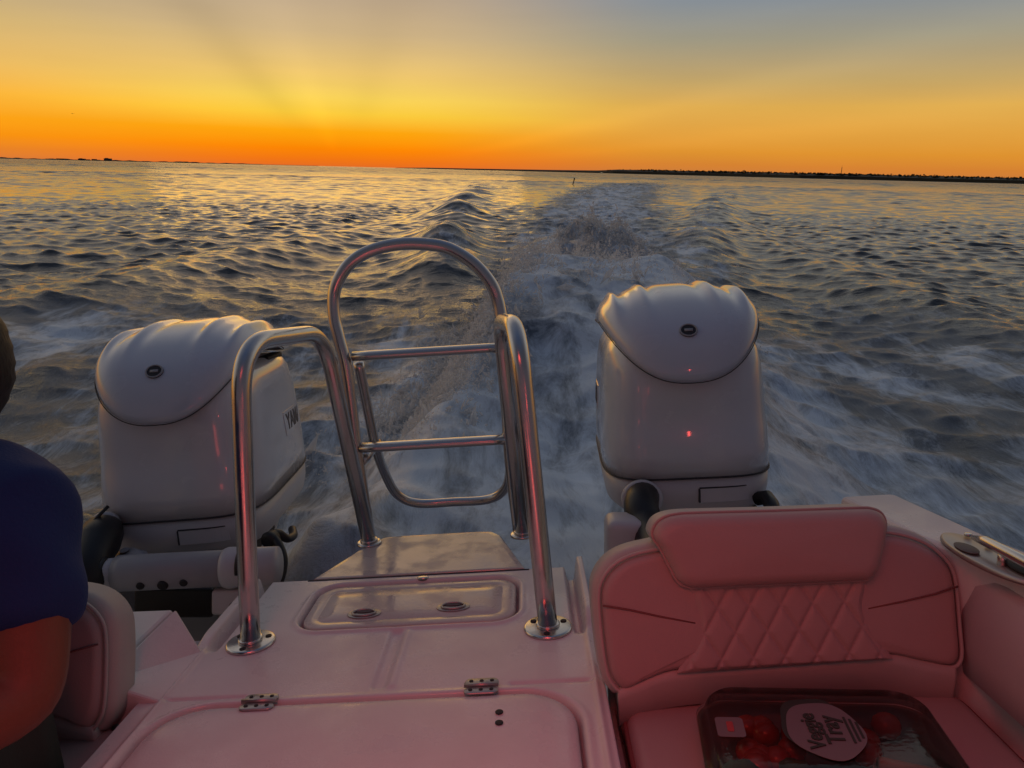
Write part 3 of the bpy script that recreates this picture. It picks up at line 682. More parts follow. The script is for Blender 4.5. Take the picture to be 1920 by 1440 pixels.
part('shorts', skin_mesh(SJ, [(0, 1), (1, 2), (0, 3), (3, 4)]), M['shorts'], per)

#SECTION sea
# ------------------------------------------------------------------ the sea
def tile(N, L, lam0, lam1, p, wind=None, spread=2.0, seed=0):
    g = np.random.default_rng(seed); k1 = 2*PI*np.fft.fftfreq(N, L/N); KX, KY = np.meshgrid(k1, k1); K = np.hypot(KX, KY); K[0, 0] = 1
    lam = 2*PI/K; band = sst(lam0*.85, lam0*1.15, lam)*sst(lam1*1.2, lam1*.85, lam)
    A = K**(-p)*band
    if wind is not None: A = A*(np.abs(KX*math.cos(wind)+KY*math.sin(wind))/K)**spread
    A[0, 0] = 0
    Z = A*(g.standard_normal((N, N))+1j*g.standard_normal((N, N)))
    h = np.fft.ifft2(Z).real; sx = np.fft.ifft2(1j*KX*Z).real; sy = np.fft.ifft2(1j*KY*Z).real
    dx = np.fft.ifft2(-1j*KX/K*Z).real*-1; dy = np.fft.ifft2(-1j*KY/K*Z).real*-1
    s = math.sqrt((sx**2+sy**2).mean()); return h/s, dx/s, dy/s, L
def bil(T, L, x, y, rot=0.):
    c, s = math.cos(rot), math.sin(rot); u = (c*x+s*y)/L; v = (-s*x+c*y)/L; N = T.shape[0]
    fu = (u-np.floor(u))*N; fv = (v-np.floor(v))*N; i = np.floor(fu).astype(int); j = np.floor(fv).astype(int); a = fu-i; b = fv-j
    i0, j0, i1, j1 = i % N, j % N, (i+1) % N, (j+1) % N
    return (T[j0, i0]*(1-a)+T[j0, i1]*a)*(1-b)+(T[j1, i0]*(1-a)+T[j1, i1]*a)*b
WIND = math.radians(72)
BANDS = [(tile(1024, 17.0, .12, .30, 1.9, WIND, .8, 1), .12, .14), (tile(1024, 29.0, .30, .66, 2.0, WIND, .9, 2), .30, .20),
         (tile(1024, 53.0, .66, 1.5, 2.3, WIND, 1.2, 3), .66, .075), (tile(1024, 113.0, 1.5, 3.6, 2.4, WIND, 1.5, 4), 1.5, .022), (tile(1024, 331.0, 4.2, 11., 2.4, WIND, 1.5, 5), 4.2, .007)]
TURB = tile(1024, 19.0, .10, 2.2, 2.05, None, 0, 6); TURB2 = tile(1024, 31.0, .5, 6.0, 2.3, None, 0, 7); STRK = tile(1024, 41.0, .12, 1.2, 1.8, 0.0, 3.0, 8)
def path_x(y): return .09*y+.0006*y*y
def plume_h(x, y):                                      # the heap of churned water behind the platform
    s = y; t = x-path_x(y)
    lw = 1.02-.02*s; rw = 1.05+.02*s
    prof = sst(1.5, 2.6, s)*(.20+.42*sst(2.8, 6.6, s))*sst(11.5, 7.5, s)
    edge = sst(-lw-.10, -lw+.30, t)*sst(rw+.5, rw-.5, t)
    m = prof*edge*(1-.25*np.exp(-((t+.15)/.35)**2)*sst(5.5, 3.0, s))
    b = .60*np.exp(-((s-11.8)/1.0)**2-((t-.15)/.78)**2)*(1+.35*np.sin(x*9+np.sin(y*7)*2)*np.sin(y*5.3+x*3))
    b2 = .22*np.exp(-((s-15.5)/2.4)**2-((t-.1)/1.1)**2)
    return m+b+b2
def sea(x, y, sp):
    s = y; t = x-path_x(y); fr = (y > 0)
    wake_w = sst(-7.2, -4.8, t)*sst(5.4, 3.2, t)*sst(1.0, 3.0, s)
    wake_long = wake_w*sst(170, 25, s)
    h = np.zeros_like(x); ddx = np.zeros_like(x); ddy = np.zeros_like(x)
    dist = np.hypot(x, y)
    for (T, lam, am) in BANDS:
        w = am*sst(1.7, 3.0, lam/np.maximum(sp, 1e-3))
        if lam > .9: w = w*(1+(1.0 if lam < 1 else 4.4 if lam < 2 else 16.0)*(sst(25, 130, dist) if lam < 2 else sst(60, 320, dist)))
        w = w*(1-.30*wake_long) if lam < 1 else w*(1-.5*wake_long)
        rot = .17*lam
        h += w*bil(T[0], T[3], x, y, rot); c, q = math.cos(rot), math.sin(rot)
        a = w*bil(T[1], T[3], x, y, rot)*1.1; b = w*bil(T[2], T[3], x, y, rot)*1.1
        ddx += c*a-q*b; ddy += q*a+c*b
    lo = sst(1.2, .35, sp)
    # wash ridges peeling off both hulls
    g1 = np.exp(-((t+.17*s+.35)/(.34+.020*s))**2)*sst(6, 13, s)*sst(110, 30, s)
    g2 = np.exp(-((t-.145*s-.1)/(.34+.021*s))**2)*sst(6, 14, s)*sst(110, 30, s)
    mod = .75+.45*np.sin(s*.62+t*.5)+.25*np.sin(s*1.7+1)
    h += .36*g1*mod+.30*g2*(.75+.4*np.sin(s*.7+2))
    h -= .16*np.exp(-((t+.17*s+1.7+.03*s)/(.9+.03*s))**2)*sst(5, 10, s)*sst(60, 25, s)
    h -= .14*np.exp(-((t-.145*s-1.5-.02*s)/(.9+.03*s))**2)*sst(5, 10, s)*sst(60, 25, s)
    h += .11*np.exp(-((t+5.9)/.7)**2)*sst(3, 7, s)*sst(40, 16, s)+.16*np.exp(-((t-3.9-.02*s)/.7)**2)*sst(3, 7, s)*sst(40, 16, s)
    arcs = np.sin(2*PI*(s-.10*(t+2.0)**2)/1.55)*np.exp(-((t+2.6+.06*s)/2.0)**2)*sst(3.5, 7, s)*sst(45, 18, s)
    h += .034*arcs*lo
    h -= .10*np.exp(-((t+2.2)/1.0)**2)*sst(3.5, 5.5, s)*sst(13, 8, s)
    # foam cover
    n1 = bil(TURB2[0], TURB2[3], x, y*.45); n1 = n1/n1.std(); n2 = bil(TURB[0], TURB[3], x, y*.6, .1); n2 = n2/n2.std()
    pl = plume_h(x, y)
    core = np.maximum(sst(.05, .22, pl), sst(-1.25, -.85, t)*sst(1.7, 1.2, t)*sst(7, 3.5, s)*.9)
    side_l = sst(-6.8, -4.8, t)*sst(-.5, -1.2, t)*sst(11.0, 5.5, s)*sst(.6, 1.6, s)
    side_r = sst(5.4, 3.3, t)*sst(.9, 1.6, t)*sst(12.5, 5.5, s)*sst(.6, 1.6, s)
    trail = np.exp(-((t-.1)/(1.1+.035*s))**2)*sst(8, 12, s)*sst(190, 20, s)
    crest = sst(.25, .7, g1*mod)*.45+sst(.3, .7, g2)*.42
    foam = np.clip(core*.95+(side_l*.95+side_r*.86)*(.66+.20*n1+.10*n2)+trail*(1.15+.2*n1+.2*n2)+crest*(.4+.5*n2), 0, 1)
    tr = (np.abs(bil(TURB[0], TURB[3], x, y, .3)))
    rough = foam*lo
    h += rough*(.13*bil(TURB[0], TURB[3], x*1.9, y*1.1, .4)/1.6+.12*bil(TURB[0], TURB[3], x, y*.6, 1.4)+.045*bil(TURB2[0], TURB2[3], x, y*.6, 1.0))
    h += pl*(1+.0*tr)+core*(.12*bil(TURB[0], TURB[3], x, y, 2.0)+.095*bil(TURB2[0], TURB2[3], x, y, .7))*lo
    h += np.exp(-((t-.1)/(1.3+.05*s))**2)*sst(12, 18, s)*sst(200, 60, s)*(.20*bil(TURB[0], TURB[3], x*1.7, y*1.4, .9)/1.6+.12*bil(TURB[0], TURB[3], x, y*.8, .3)+.07*bil(TURB2[0], TURB2[3], x, y*.8, .2))*sst(1.2, .4, sp*.6)
    # keep water out of the boat
    hullm = sst(1.0, .75, np.abs(x+.3))*sst(2.3, 1.7, y)
    h = np.where(y < 2.4, h*(1-.85*hullm)-.05*hullm, h)
    return h, ddx, ddy, foam
ang = np.concatenate([np.radians(np.arange(-58, 58.01, .105))])
back = np.radians(np.concatenate([np.arange(60, 180, 4), np.arange(180, 302, 4)]))
ang = np.concatenate([ang, back]); NA = len(ang)
rad = [1.3]
while rad[-1] < 1000: rad.append(rad[-1]*(1.0036 if rad[-1] < 120 else 1.006 if rad[-1] < 300 else 1.011))
while rad[-1] < 60000: rad.append(rad[-1]*1.06)
rad = np.array(rad); NR = len(rad)
RR, AA = np.meshgrid(rad, ang, indexing='ij'); X = (RR*np.sin(AA)).ravel(); Y = (RR*np.cos(AA)).ravel()
drr = np.gradient(rad); sp = np.maximum(np.repeat(drr, NA), RR.ravel()*np.tile(np.gradient(ang), NR)*.9)
hz, dx_, dy_, foam = sea(X, Y, sp)
dedge = sst(20000, 300, RR.ravel()); hz *= dedge
me = bpy.data.meshes.new('water'); nv = NR*NA
me.vertices.add(nv); me.vertices.foreach_set('co', np.stack([X+dx_, Y+dy_, hz], 1).astype(np.float32).ravel())
I = np.arange(nv, dtype=np.int32).reshape(NR, NA); J2 = np.roll(I, -1, axis=1)
Q = np.stack([I[:-1], I[1:], J2[1:], J2[:-1]], -1).reshape(-1, 4)
me.loops.add(Q.size); me.loops.foreach_set('vertex_index', Q.ravel()); me.polygons.add(len(Q))
me.polygons.foreach_set('loop_start', np.arange(0, Q.size, 4, dtype=np.int32)); me.polygons.foreach_set('use_smooth', np.ones(len(Q), bool))
me.update(); me.validate()
at = me.attributes.new('foam', 'FLOAT', 'POINT'); at.data.foreach_set('value', foam.astype(np.float32))
def water_mat():
    m = bpy.data.materials.new('sea_water'); m.use_nodes = True; nt = m.node_tree; b = nt.nodes['Principled BSDF']; out = nt.nodes['Material Output']
    b.inputs['Base Color'].default_value = (.026, .036, .044, 1); b.inputs['IOR'].default_value = 1.45
    geo = nd(nt, 'ShaderNodeNewGeometry'); L = nt.links.new
    sepx = nd(nt, 'ShaderNodeVectorMath', operation='LENGTH'); L(geo.outputs['Position'], sepx.inputs[0])
    mr = nd(nt, 'ShaderNodeMapRange'); mr.inputs[1].default_value = 10; mr.inputs[2].default_value = 400; mr.inputs[3].default_value = .06; mr.inputs[4].default_value = .22
    L(sepx.outputs['Value'], mr.inputs[0]); L(mr.outputs[0], b.inputs['Roughness'])
    mp = nd(nt, 'ShaderNodeMapping'); mp.inputs['Scale'].default_value = (1, 1.7, 1); mp.inputs['Rotation'].default_value = (0, 0, .25); L(geo.outputs['Position'], mp.inputs['Vector'])
    n1 = nd(nt, 'ShaderNodeTexNoise', Scale=6.5, Detail=7.0, Roughness=.62); L(mp.outputs[0], n1.inputs['Vector'])
    bp_ = nd(nt, 'ShaderNodeBump', Distance=.035); L(n1.outputs['Fac'], bp_.inputs['Height'])
    nr = nd(nt, 'ShaderNodeMapRange'); nr.inputs[1].default_value = 5; nr.inputs[2].default_value = 22; nr.inputs[3].default_value = .8; nr.inputs[4].default_value = .12; L(sepx.outputs['Value'], nr.inputs[0]); L(nr.outputs[0], bp_.inputs['Strength'])
    n0 = nd(nt, 'ShaderNodeTexNoise', Scale=.55, Detail=5.0, Roughness=.65); L(mp.outputs[0], n0.inputs['Vector'])
    far = nd(nt, 'ShaderNodeMapRange'); far.inputs[1].default_value = 90; far.inputs[2].default_value = 400; L(sepx.outputs['Value'], far.inputs[0])
    bp2 = nd(nt, 'ShaderNodeBump', Distance=1.0); L(n0.outputs['Fac'], bp2.inputs['Height']); L(far.outputs[0], bp2.inputs['Strength']); L(bp_.outputs[0], bp2.inputs['Normal'])
    nm = nd(nt, 'ShaderNodeTexNoise', Scale=1.9, Detail=6.0, Roughness=.65); L(mp.outputs[0], nm.inputs['Vector'])
    mid = nd(nt, 'ShaderNodeMapRange'); mid.inputs[1].default_value = 20; mid.inputs[2].default_value = 120; mid.inputs[3].default_value = .0; mid.inputs[4].default_value = .35; L(sepx.outputs['Value'], mid.inputs[0])
    bp3 = nd(nt, 'ShaderNodeBump', Distance=.22); L(nm.outputs['Fac'], bp3.inputs['Height']); L(mid.outputs[0], bp3.inputs['Strength']); L(bp2.outputs[0], bp3.inputs['Normal'])
    L(bp3.outputs[0], b.inputs['Normal'])
    # foam: whitewater with holes and streaks
    at = nd(nt, 'ShaderNodeAttribute', attribute_name='foam')
    mp2 = nd(nt, 'ShaderNodeMapping'); mp2.inputs['Scale'].default_value = (1, .30, 1); L(geo.outputs['Position'], mp2.inputs['Vector'])
    f1 = nd(nt, 'ShaderNodeTexNoise', Scale=4.6, Detail=12.0, Roughness=.77, Distortion=.6); L(mp2.outputs[0], f1.inputs['Vector'])
    f2 = nd(nt, 'ShaderNodeTexNoise', Scale=1.6, Detail=8.0, Roughness=.6, Distortion=.4); L(mp2.outputs[0], f2.inputs['Vector'])
    add = nd(nt, 'ShaderNodeMath', operation='MULTIPLY_ADD'); L(f1.outputs['Fac'], add.inputs[0]); add.inputs[1].default_value = 1.5; add.inputs[2].default_value = -.75
    sm = nd(nt, 'ShaderNodeMath', operation='ADD'); L(add.outputs[0], sm.inputs[0]); L(at.outputs['Fac'], sm.inputs[1])
    ms = nd(nt, 'ShaderNodeMapRange', interpolation_type='SMOOTHSTEP'); ms.inputs[1].default_value = .05; ms.inputs[2].default_value = .60; L(sm.outputs[0], ms.inputs[0])
    mul = nd(nt, 'ShaderNodeMath', operation='MULTIPLY'); L(ms.outputs[0], mul.inputs[0])
    gate = nd(nt, 'ShaderNodeMapRange'); gate.inputs[1].default_value = .02; gate.inputs[2].default_value = .3; L(at.outputs['Fac'], gate.inputs[0]); L(gate.outputs[0], mul.inputs[1])
    fb = nd(nt, 'ShaderNodeBsdfPrincipled'); fb.inputs['Roughness'].default_value = .45
    f3 = nd(nt, 'ShaderNodeMath', operation='ADD'); L(f1.outputs['Fac'], f3.inputs[0]); L(f2.outputs['Fac'], f3.inputs[1])
    f4 = nd(nt, 'ShaderNodeMath', operation='MULTIPLY_ADD'); L(at.outputs['Fac'], f4.inputs[0]); f4.inputs[1].default_value = .40; L(f3.outputs[0], f4.inputs[2])
    fr_ = nd(nt, 'ShaderNodeMapRange'); fr_.inputs[1].default_value = 1.16; fr_.inputs[2].default_value = 1.42; L(f4.outputs[0], fr_.inputs[0])
    fc = nd(nt, 'ShaderNodeMix', data_type='RGBA'); L(fr_.outputs[0], fc.inputs[0]); fc.inputs[6].default_value = (.10, .14, .19, 1); fc.inputs[7].default_value = (.70, .82, .94, 1); L(fc.outputs[2], fb.inputs['Base Color'])
    bf = nd(nt, 'ShaderNodeBump', Strength=.9, Distance=.04); L(f1.outputs['Fac'], bf.inputs['Height']); L(bf.outputs[0], fb.inputs['Normal'])
    mx = nd(nt, 'ShaderNodeMixShader'); L(mul.outputs[0], mx.inputs[0]); L(b.outputs[0], mx.inputs[1]); L(fb.outputs[0], mx.inputs[2]); L(mx.outputs[0], out.inputs['Surface'])
    return m
me.materials.append(water_mat())
wo = bpy.data.objects.new('water', me); COL.objects.link(wo); props(wo, 'dark choppy bay water with a foaming boat wake', 'water', kind='structure')

# spray: droplets and short streaks thrown off the plume
def spray():
    g = np.random.default_rng(5); K = 5200; per = 26; n = K*per
    which = g.random(K); oy_ = np.empty(K); ox_ = np.empty(K); a = which < .52; b = (which >= .52) & (which < .80); c = which >= .80
    oy_[a] = g.uniform(3.2, 10.5, a.sum()); ox_[a] = path_x(oy_[a])-1.02+.02*oy_[a]+g.normal(.06, .20, a.sum())
    oy_[b] = g.normal(11.6, .9, b.sum()); ox_[b] = path_x(oy_[b])+g.normal(.15, .60, b.sum())
    oy_[c] = g.uniform(6, 19, c.sum()); ox_[c] = path_x(oy_[c])+g.normal(.1, .6, c.sum())
    vel = np.stack([g.normal(-.15, .45, K), g.normal(.55, .5, K), np.abs(g.normal(1.0, .45, K))*np.where(b, 1.25, .8)], 1)
    tau = g.beta(1.2, 1.8, (K, per))*g.uniform(.08, .34, (K, 1))
    O = np.stack([ox_, oy_, np.zeros(K)], 1); P = O[:, None]+vel[:, None]*tau[..., None]+g.normal(0, 1, (K, per, 3))*(.006+.10*tau[..., None])
    P[..., 2] -= 2.2*tau**2; P = P.reshape(-1, 3); x, y = P[:, 0], P[:, 1]; z0 = plume_h(x, y); z = z0+P[:, 2]*np.clip(.3+z0*1.8, .3, 1.2)+.02
    r = np.exp(g.normal(math.log(.0017), .75, n))*(1+y/18)
    ln = r*g.uniform(1.0, 5.0, n); dr = np.stack([g.normal(.15, .5, n), g.normal(.5, .5, n), g.normal(.5, .6, n)], 1); dr /= np.linalg.norm(dr, axis=1)[:, None]
    s1 = np.cross(dr, [0, 0, 1.0]); s1 /= np.linalg.norm(s1, axis=1)[:, None]+1e-9; s2 = np.cross(dr, s1)
    P = np.stack([x, y, z], 1); r = r[:, None]; ln = ln[:, None]
    V = np.stack([P-dr*ln, P+s1*r, P+s2*r, P-s1*r, P-s2*r, P+dr*ln], 1).reshape(-1, 3)
    o = np.arange(n)[:, None]*6; fc = np.array([[0, 2, 1], [0, 3, 2], [0, 4, 3], [0, 1, 4], [5, 1, 2], [5, 2, 3], [5, 3, 4], [5, 4, 1]])
    Fc = (o[:, :, None]+fc[None]).reshape(-1, 3)
    me = bpy.data.meshes.new('spray'); me.vertices.add(len(V)); me.vertices.foreach_set('co', V.astype(np.float32).ravel())
    me.loops.add(Fc.size); me.loops.foreach_set('vertex_index', Fc.ravel().astype(np.int32)); me.polygons.add(len(Fc)); me.polygons.foreach_set('loop_start', np.arange(0, Fc.size, 3, dtype=np.int32))
    me.polygons.foreach_set('use_smooth', np.ones(len(Fc), bool)); me.update()
    m = bpy.data.materials.new('spray_water'); m.use_nodes = True; nt = m.node_tree; b_ = nt.nodes['Principled BSDF']; out = nt.nodes['Material Output']
    df = nd(nt, 'ShaderNodeBsdfDiffuse'); df.inputs['Color'].default_value = (.85, .85, .85, 1); tl = nd(nt, 'ShaderNodeBsdfTranslucent'); tl.inputs['Color'].default_value = (.9, .88, .85, 1)
    tp_ = nd(nt, 'ShaderNodeBsdfTransparent'); m1 = nd(nt, 'ShaderNodeMixShader'); m1.inputs[0].default_value = .5; m2 = nd(nt, 'ShaderNodeMixShader'); m2.inputs[0].default_value = .45
    nt.links.new(df.outputs[0], m1.inputs[1]); nt.links.new(tl.outputs[0], m1.inputs[2]); nt.links.new(tp_.outputs[0], m2.inputs[1]); nt.links.new(m1.outputs[0], m2.inputs[2])
    m2.inputs[0].default_value = .6; nt.links.new(m2.outputs[0], out.inputs['Surface']); nt.nodes.remove(b_)
    me.materials.append(m); o = bpy.data.objects.new('spray', me); COL.objects.link(o)
    props(o, 'fine droplets thrown up by the propellers over the wake', 'spray', kind='stuff')
spray()

#SECTION shore
# ------------------------------------------------------------------ far shores
def strip_land(name, pts, depth, label, mt):
    V = []; Fc = []; n = len(pts)
    for x, y, z in pts:
        k = depth/math.hypot(x, y); V += [(x, y, -2), (x, y, z*.6), (x*(1+k*.3), y*(1+k*.3), z), (x*(1+k), y*(1+k), z*.9), (x*(1+k), y*(1+k), -2)]
    for i in range(n-1):
        for j in range(4): a = i*5+j; Fc.append((a, a+1, a+6, a+5))
    o = solo(name, (V, Fc), mt, label, 'land', boat=False, smooth=False, kind='structure'); return o
def at_px(px, dist): d = wray(px, 320); return d[0]/d[1]*dist, dist
lp_ = []
for px in np.arange(-60, 600, 3.0):
    x, y = at_px(px, 7500); lp_.append((x, y, max(3, (8.5+2.5*math.sin(px*.21)+2*math.sin(px*.057+1)+random.uniform(-1, 2))*min(1, (600-px)/220))))
strip_land('left_land', lp_, 900, 'thin low dark shore along the horizon below the distant buildings', M['land'])
def rdist(px): return np.interp(px, [740, 900, 1150, 1500, 1960], [5200, 4300, 2400, 1500, 1080])
rp = []
for px in np.arange(742, 2100, 4.0):
    d = rdist(px); x, y = at_px(px, d); hgt = np.interp(px, [742, 800, 1120, 1160, 1500, 1960], [2, 7, 9, 12.5, 9.6, 7.9])
    rp.append((x, y, hgt))
strip_land('right_land', rp, 260, 'low dark shore closing the bay below the treeline', M['land'])
def treeline():
    V, Fc = [], []; g = random.Random(3)
    def crown(c, r, h):
        nonlocal V, Fc
        for k in range(34):
            a = g.uniform(0, 2*PI); q = g.random()**.5; hh = g.random(); s = r*.42*g.uniform(.5, 1.2); wob = (1-.6*hh)
            p = np.array(c)+[r*q*wob*math.cos(a), r*q*wob*math.sin(a), h*(.25+.75*hh)]
            d1 = np.array([g.gauss(0, 1), g.gauss(0, 1), g.gauss(0, .7)]); d2 = np.array([g.gauss(0, 1), g.gauss(0, 1), g.gauss(0, .7)]); d1 *= s/np.linalg.norm(d1); d2 *= s/np.linalg.norm(d2)
            n = len(V); V += [tuple(p-d1), tuple(p+d2), tuple(p+d1), tuple(p-d2)]; Fc.append((n, n+1, n+2, n+3))
    px = 1140.0
    while px < 2080:
        d = rdist(px)+g.uniform(10, 120); x, y = at_px(px, d); h0 = np.interp(px, [1140, 1200, 1500, 1960], [9.5, 13.5, 11.5, 9.0])
        if g.random() < .03: h0 *= 1.15
        crown((x, y, 0), g.uniform(3.5, 6.5)*d/1800, h0*g.uniform(.86, 1.0)); px += g.uniform(1.2, 2.8)
    return V, Fc
o = solo('treeline', treeline(), M['tree'], 'dark low wood along the right-hand shore', 'woods', boat=False, smooth=False, kind='stuff')
def bld(px0, px1, hp, label, dist=7300, pent=True):
    x0, y = at_px(px0, dist); x1, _ = at_px(px1, dist); hh = hp*dist/F; w = x1-x0
    t = thing('distant_building', label, 'building', ((x0+x1)/2, y, 0), 'buildings on the far left shore', boat=False)
    part('block', box(x0, x1, y, y+w*.6, 0, hh, .3, 1), M['bldg'], t, smooth=False)
    if pent: part('roof_plant', box(x0+w*.15, x0+w*.55, y+w*.1, y+w*.4, hh, hh*1.18, .2, 1), M['bldg'], t, smooth=False)
bld(197, 209, 4.6, 'tallest square block on the distant left shore'); bld(174, 182, 3.0, 'small low block just left of the tallest distant building', pent=False)
bld(149, 160, 3.2, 'second tallest dark block on the distant left shore'); bld(108, 122, 2.6, 'long low block, leftmost building on the distant shore', pent=False)
bld(345, 353, 2.4, 'lone small block far right of the other distant buildings', pent=False); bld(163, 170, 2.2, 'tiniest low block between two taller distant buildings', pent=False)
# radio mast, channel marker, lights and a bird
x, y = at_px(1578, 1600); tw = thing('radio_mast', 'thin lattice radio mast rising above the wooded shore', 'mast', (x, y, 0), boat=False)
mh = 24.0
part('lattice', join(*[rod((x+dx*1.0, y+dy, 0), (x+dx*.35, y+dy*.4, mh), .22, 6) for dx, dy in ((-1, 0), (1, 0), (0, 1))], *[rod((x-1+.65*k/12, y, mh*k/12), (x+1-.65*(k+1)/12, y, mh*(k+1)/12), .12, 5) for k in range(12)]), M['tower'], tw, smooth=False)
part('antenna', rod((x, y, mh), (x, y, mh+4), .12, 6), M['tower'], tw)
x, y = at_px(1076, 95); mk = thing('channel_marker', 'dark leaning channel marker pile standing in the water beside the wake', 'channel marker', (x, y, 0), boat=False)
part('pile', tube([(x-.10, y, -1), (x-.06, y, .0), (x+.10, y, .62)], .06, 10), M['pile'], mk)
part('day_board', box(x+.02, x+.17, y-.06, y-.03, .58, .82, .01, 1), M['pile'], mk, smooth=False)
for i, (px, d) in enumerate(((940, 4200), (1128, 2450))):
    x, y = at_px(px, d); t = thing('shore_light', ('bright white light on the far shore near the horizon centre', 'faint white light where the wooded shore begins')[i], 'light', (x, y, 0), 'lights on the far shore', boat=False)
    part('post', rod((x, y-3, 0), (x, y-3, 3.0-.8*i), .25, 8), M['tower'], t); part('lamp', ball((x, y-3, 3.0-.8*i), 1.9-1.3*i, 8), M['lamp'], t)
bp_ = ww(136, 213, 260)
bv = []
for s in (-1, 1): bv.append(loft([[tuple(bp_+np.array([s*.55*k, .04+.25*k-.12*q, .10*math.sin(PI*k)+.012*e])) for q, e in ((0, 0), (1, 1), (2, 0), (1, -1))] for k in np.linspace(0, 1, 7)]))
brd = thing('seabird', 'tiny dark gull flying high over the left horizon', 'bird', bp_, boat=False)
part('body', tube([bp_+[0, -.28, 0], bp_+[0, -.15, .01], bp_+[0, .05, 0], bp_+[0, .30, 0]], lambda u: .015+.07*math.sin(PI*u), 10), M['bird'], brd)
part('wing', bv[0], M['bird'], brd, smooth=False); part('wing', bv[1], M['bird'], brd, smooth=False)

#SECTION light
# ------------------------------------------------------------------ dusk sky, last sun, the cockpit's red lamps and stand-ins for their bounce
SUN_AZ = math.atan2(650-960, F)+.0                      # measured from +Y to +X
w = bpy.data.worlds.new('World'); sc.world = w; w.use_nodes = True; nt = w.node_tree; L = nt.links.new
bg = nt.nodes['Background']
tc = nd(nt, 'ShaderNodeTexCoord'); nrm = nd(nt, 'ShaderNodeVectorMath', operation='NORMALIZE'); L(tc.outputs['Generated'], nrm.inputs[0])
sep = nd(nt, 'ShaderNodeSeparateXYZ'); L(nrm.outputs[0], sep.inputs[0])
def mth(op, a, b=None, clamp=False):
    n = nd(nt, 'ShaderNodeMath', operation=op); n.use_clamp = clamp
    for i, q in enumerate((a, b)):
        if q is None: continue
        if isinstance(q, (int, float)): n.inputs[i].default_value = q
        else: L(q, n.inputs[i])
    return n.outputs[0]
el_ = mth('ARCSINE', sep.outputs['Z']); eldeg = mth('MULTIPLY', el_, 180/PI)
az = mth('ARCTAN2', sep.outputs['X'], sep.outputs['Y']); daz = mth('SUBTRACT', az, SUN_AZ); dazd = mth('MULTIPLY', daz, 180/PI); adz = mth('ABSOLUTE', dazd)
adz = mth('MINIMUM', adz, mth('SUBTRACT', 360, adz))
fac = mth('POWER', mth('DIVIDE', mth('MAXIMUM', eldeg, 0), 90, True), .5)
def s2l(c): return tuple((v/255/12.92) if v/255 <= .04045 else ((v/255+.055)/1.055)**2.4 for v in c)
def ramp(stops):
    r = nd(nt, 'ShaderNodeValToRGB'); r.color_ramp.interpolation = 'EASE' if False else 'LINEAR'
    els = r.color_ramp.elements
    for i, (e, c) in enumerate(stops):
        x_ = math.sqrt(e/90)
        el2 = els[i] if i < 2 else els.new(x_)
        el2.position = x_; el2.color = (*s2l(c), 1)
    L(fac, r.inputs[0]); return r.outputs[0]
near = ramp([(0, (226, 104, 40)), (.45, (243, 118, 20)), (1.2, (253, 134, 4)), (2.4, (255, 166, 14)), (3.6, (253, 205, 62)), (4.6, (249, 210, 88)), (6.2, (238, 198, 110)), (8.8, (207, 179, 134)), (11.3, (188, 166, 140)), (16, (196, 178, 160)), (26, (174, 167, 164)), (45, (104, 110, 124)), (90, (60, 76, 106))])
left = ramp([(0, (215, 122, 62)), (.6, (232, 132, 40)), (1.4, (250, 148, 18)), (2.4, (255, 164, 24)), (3.8, (252, 180, 58)), (5.6, (235, 186, 99)), (8, (212, 180, 118)), (11.3, (174, 160, 140)), (16, (188, 177, 164)), (26, (174, 169, 166)), (45, (104, 110, 124)), (90, (60, 76, 106))])
side = ramp([(0, (196, 118, 66)), (.7, (214, 130, 50)), (1.6, (222, 146, 48)), (3.0, (226, 162, 66)), (4.6, (220, 170, 80)), (6.2, (196, 165, 104)), (8.8, (160, 153, 131)), (11.3, (134, 142, 150)), (16, (172, 168, 160)), (26, (166, 164, 162)), (45, (104, 110, 124)), (90, (60, 76, 106))])
anti = ramp([(0, (80, 72, 78)), (4, (88, 78, 84)), (10, (84, 78, 86)), (25, (74, 74, 84)), (45, (68, 71, 82)), (90, (60, 76, 106))])
def mixc(f, a, b):
    n = nd(nt, 'ShaderNodeMix', data_type='RGBA'); 
    if isinstance(f, (int, float)): n.inputs[0].default_value = f
    else: L(f, n.inputs[0])
    for i, q in ((6, a), (7, b)):
        if isinstance(q, tuple): n.inputs[i].default_value = q
        else: L(q, n.inputs[i])
    return n.outputs[2]
def smooth(v, a, b):
    n = nd(nt, 'ShaderNodeMapRange', interpolation_type='SMOOTHSTEP'); n.inputs[1].default_value = a; n.inputs[2].default_value = b; L(v, n.inputs[0]); return n.outputs[0]
c0 = mixc(smooth(adz, 3, 25), near, mixc(smooth(dazd, -10, 10), left, side))
c0 = mixc(smooth(dazd, 14, 44), c0, side)
c0 = mixc(smooth(adz, 55, 130), c0, anti)
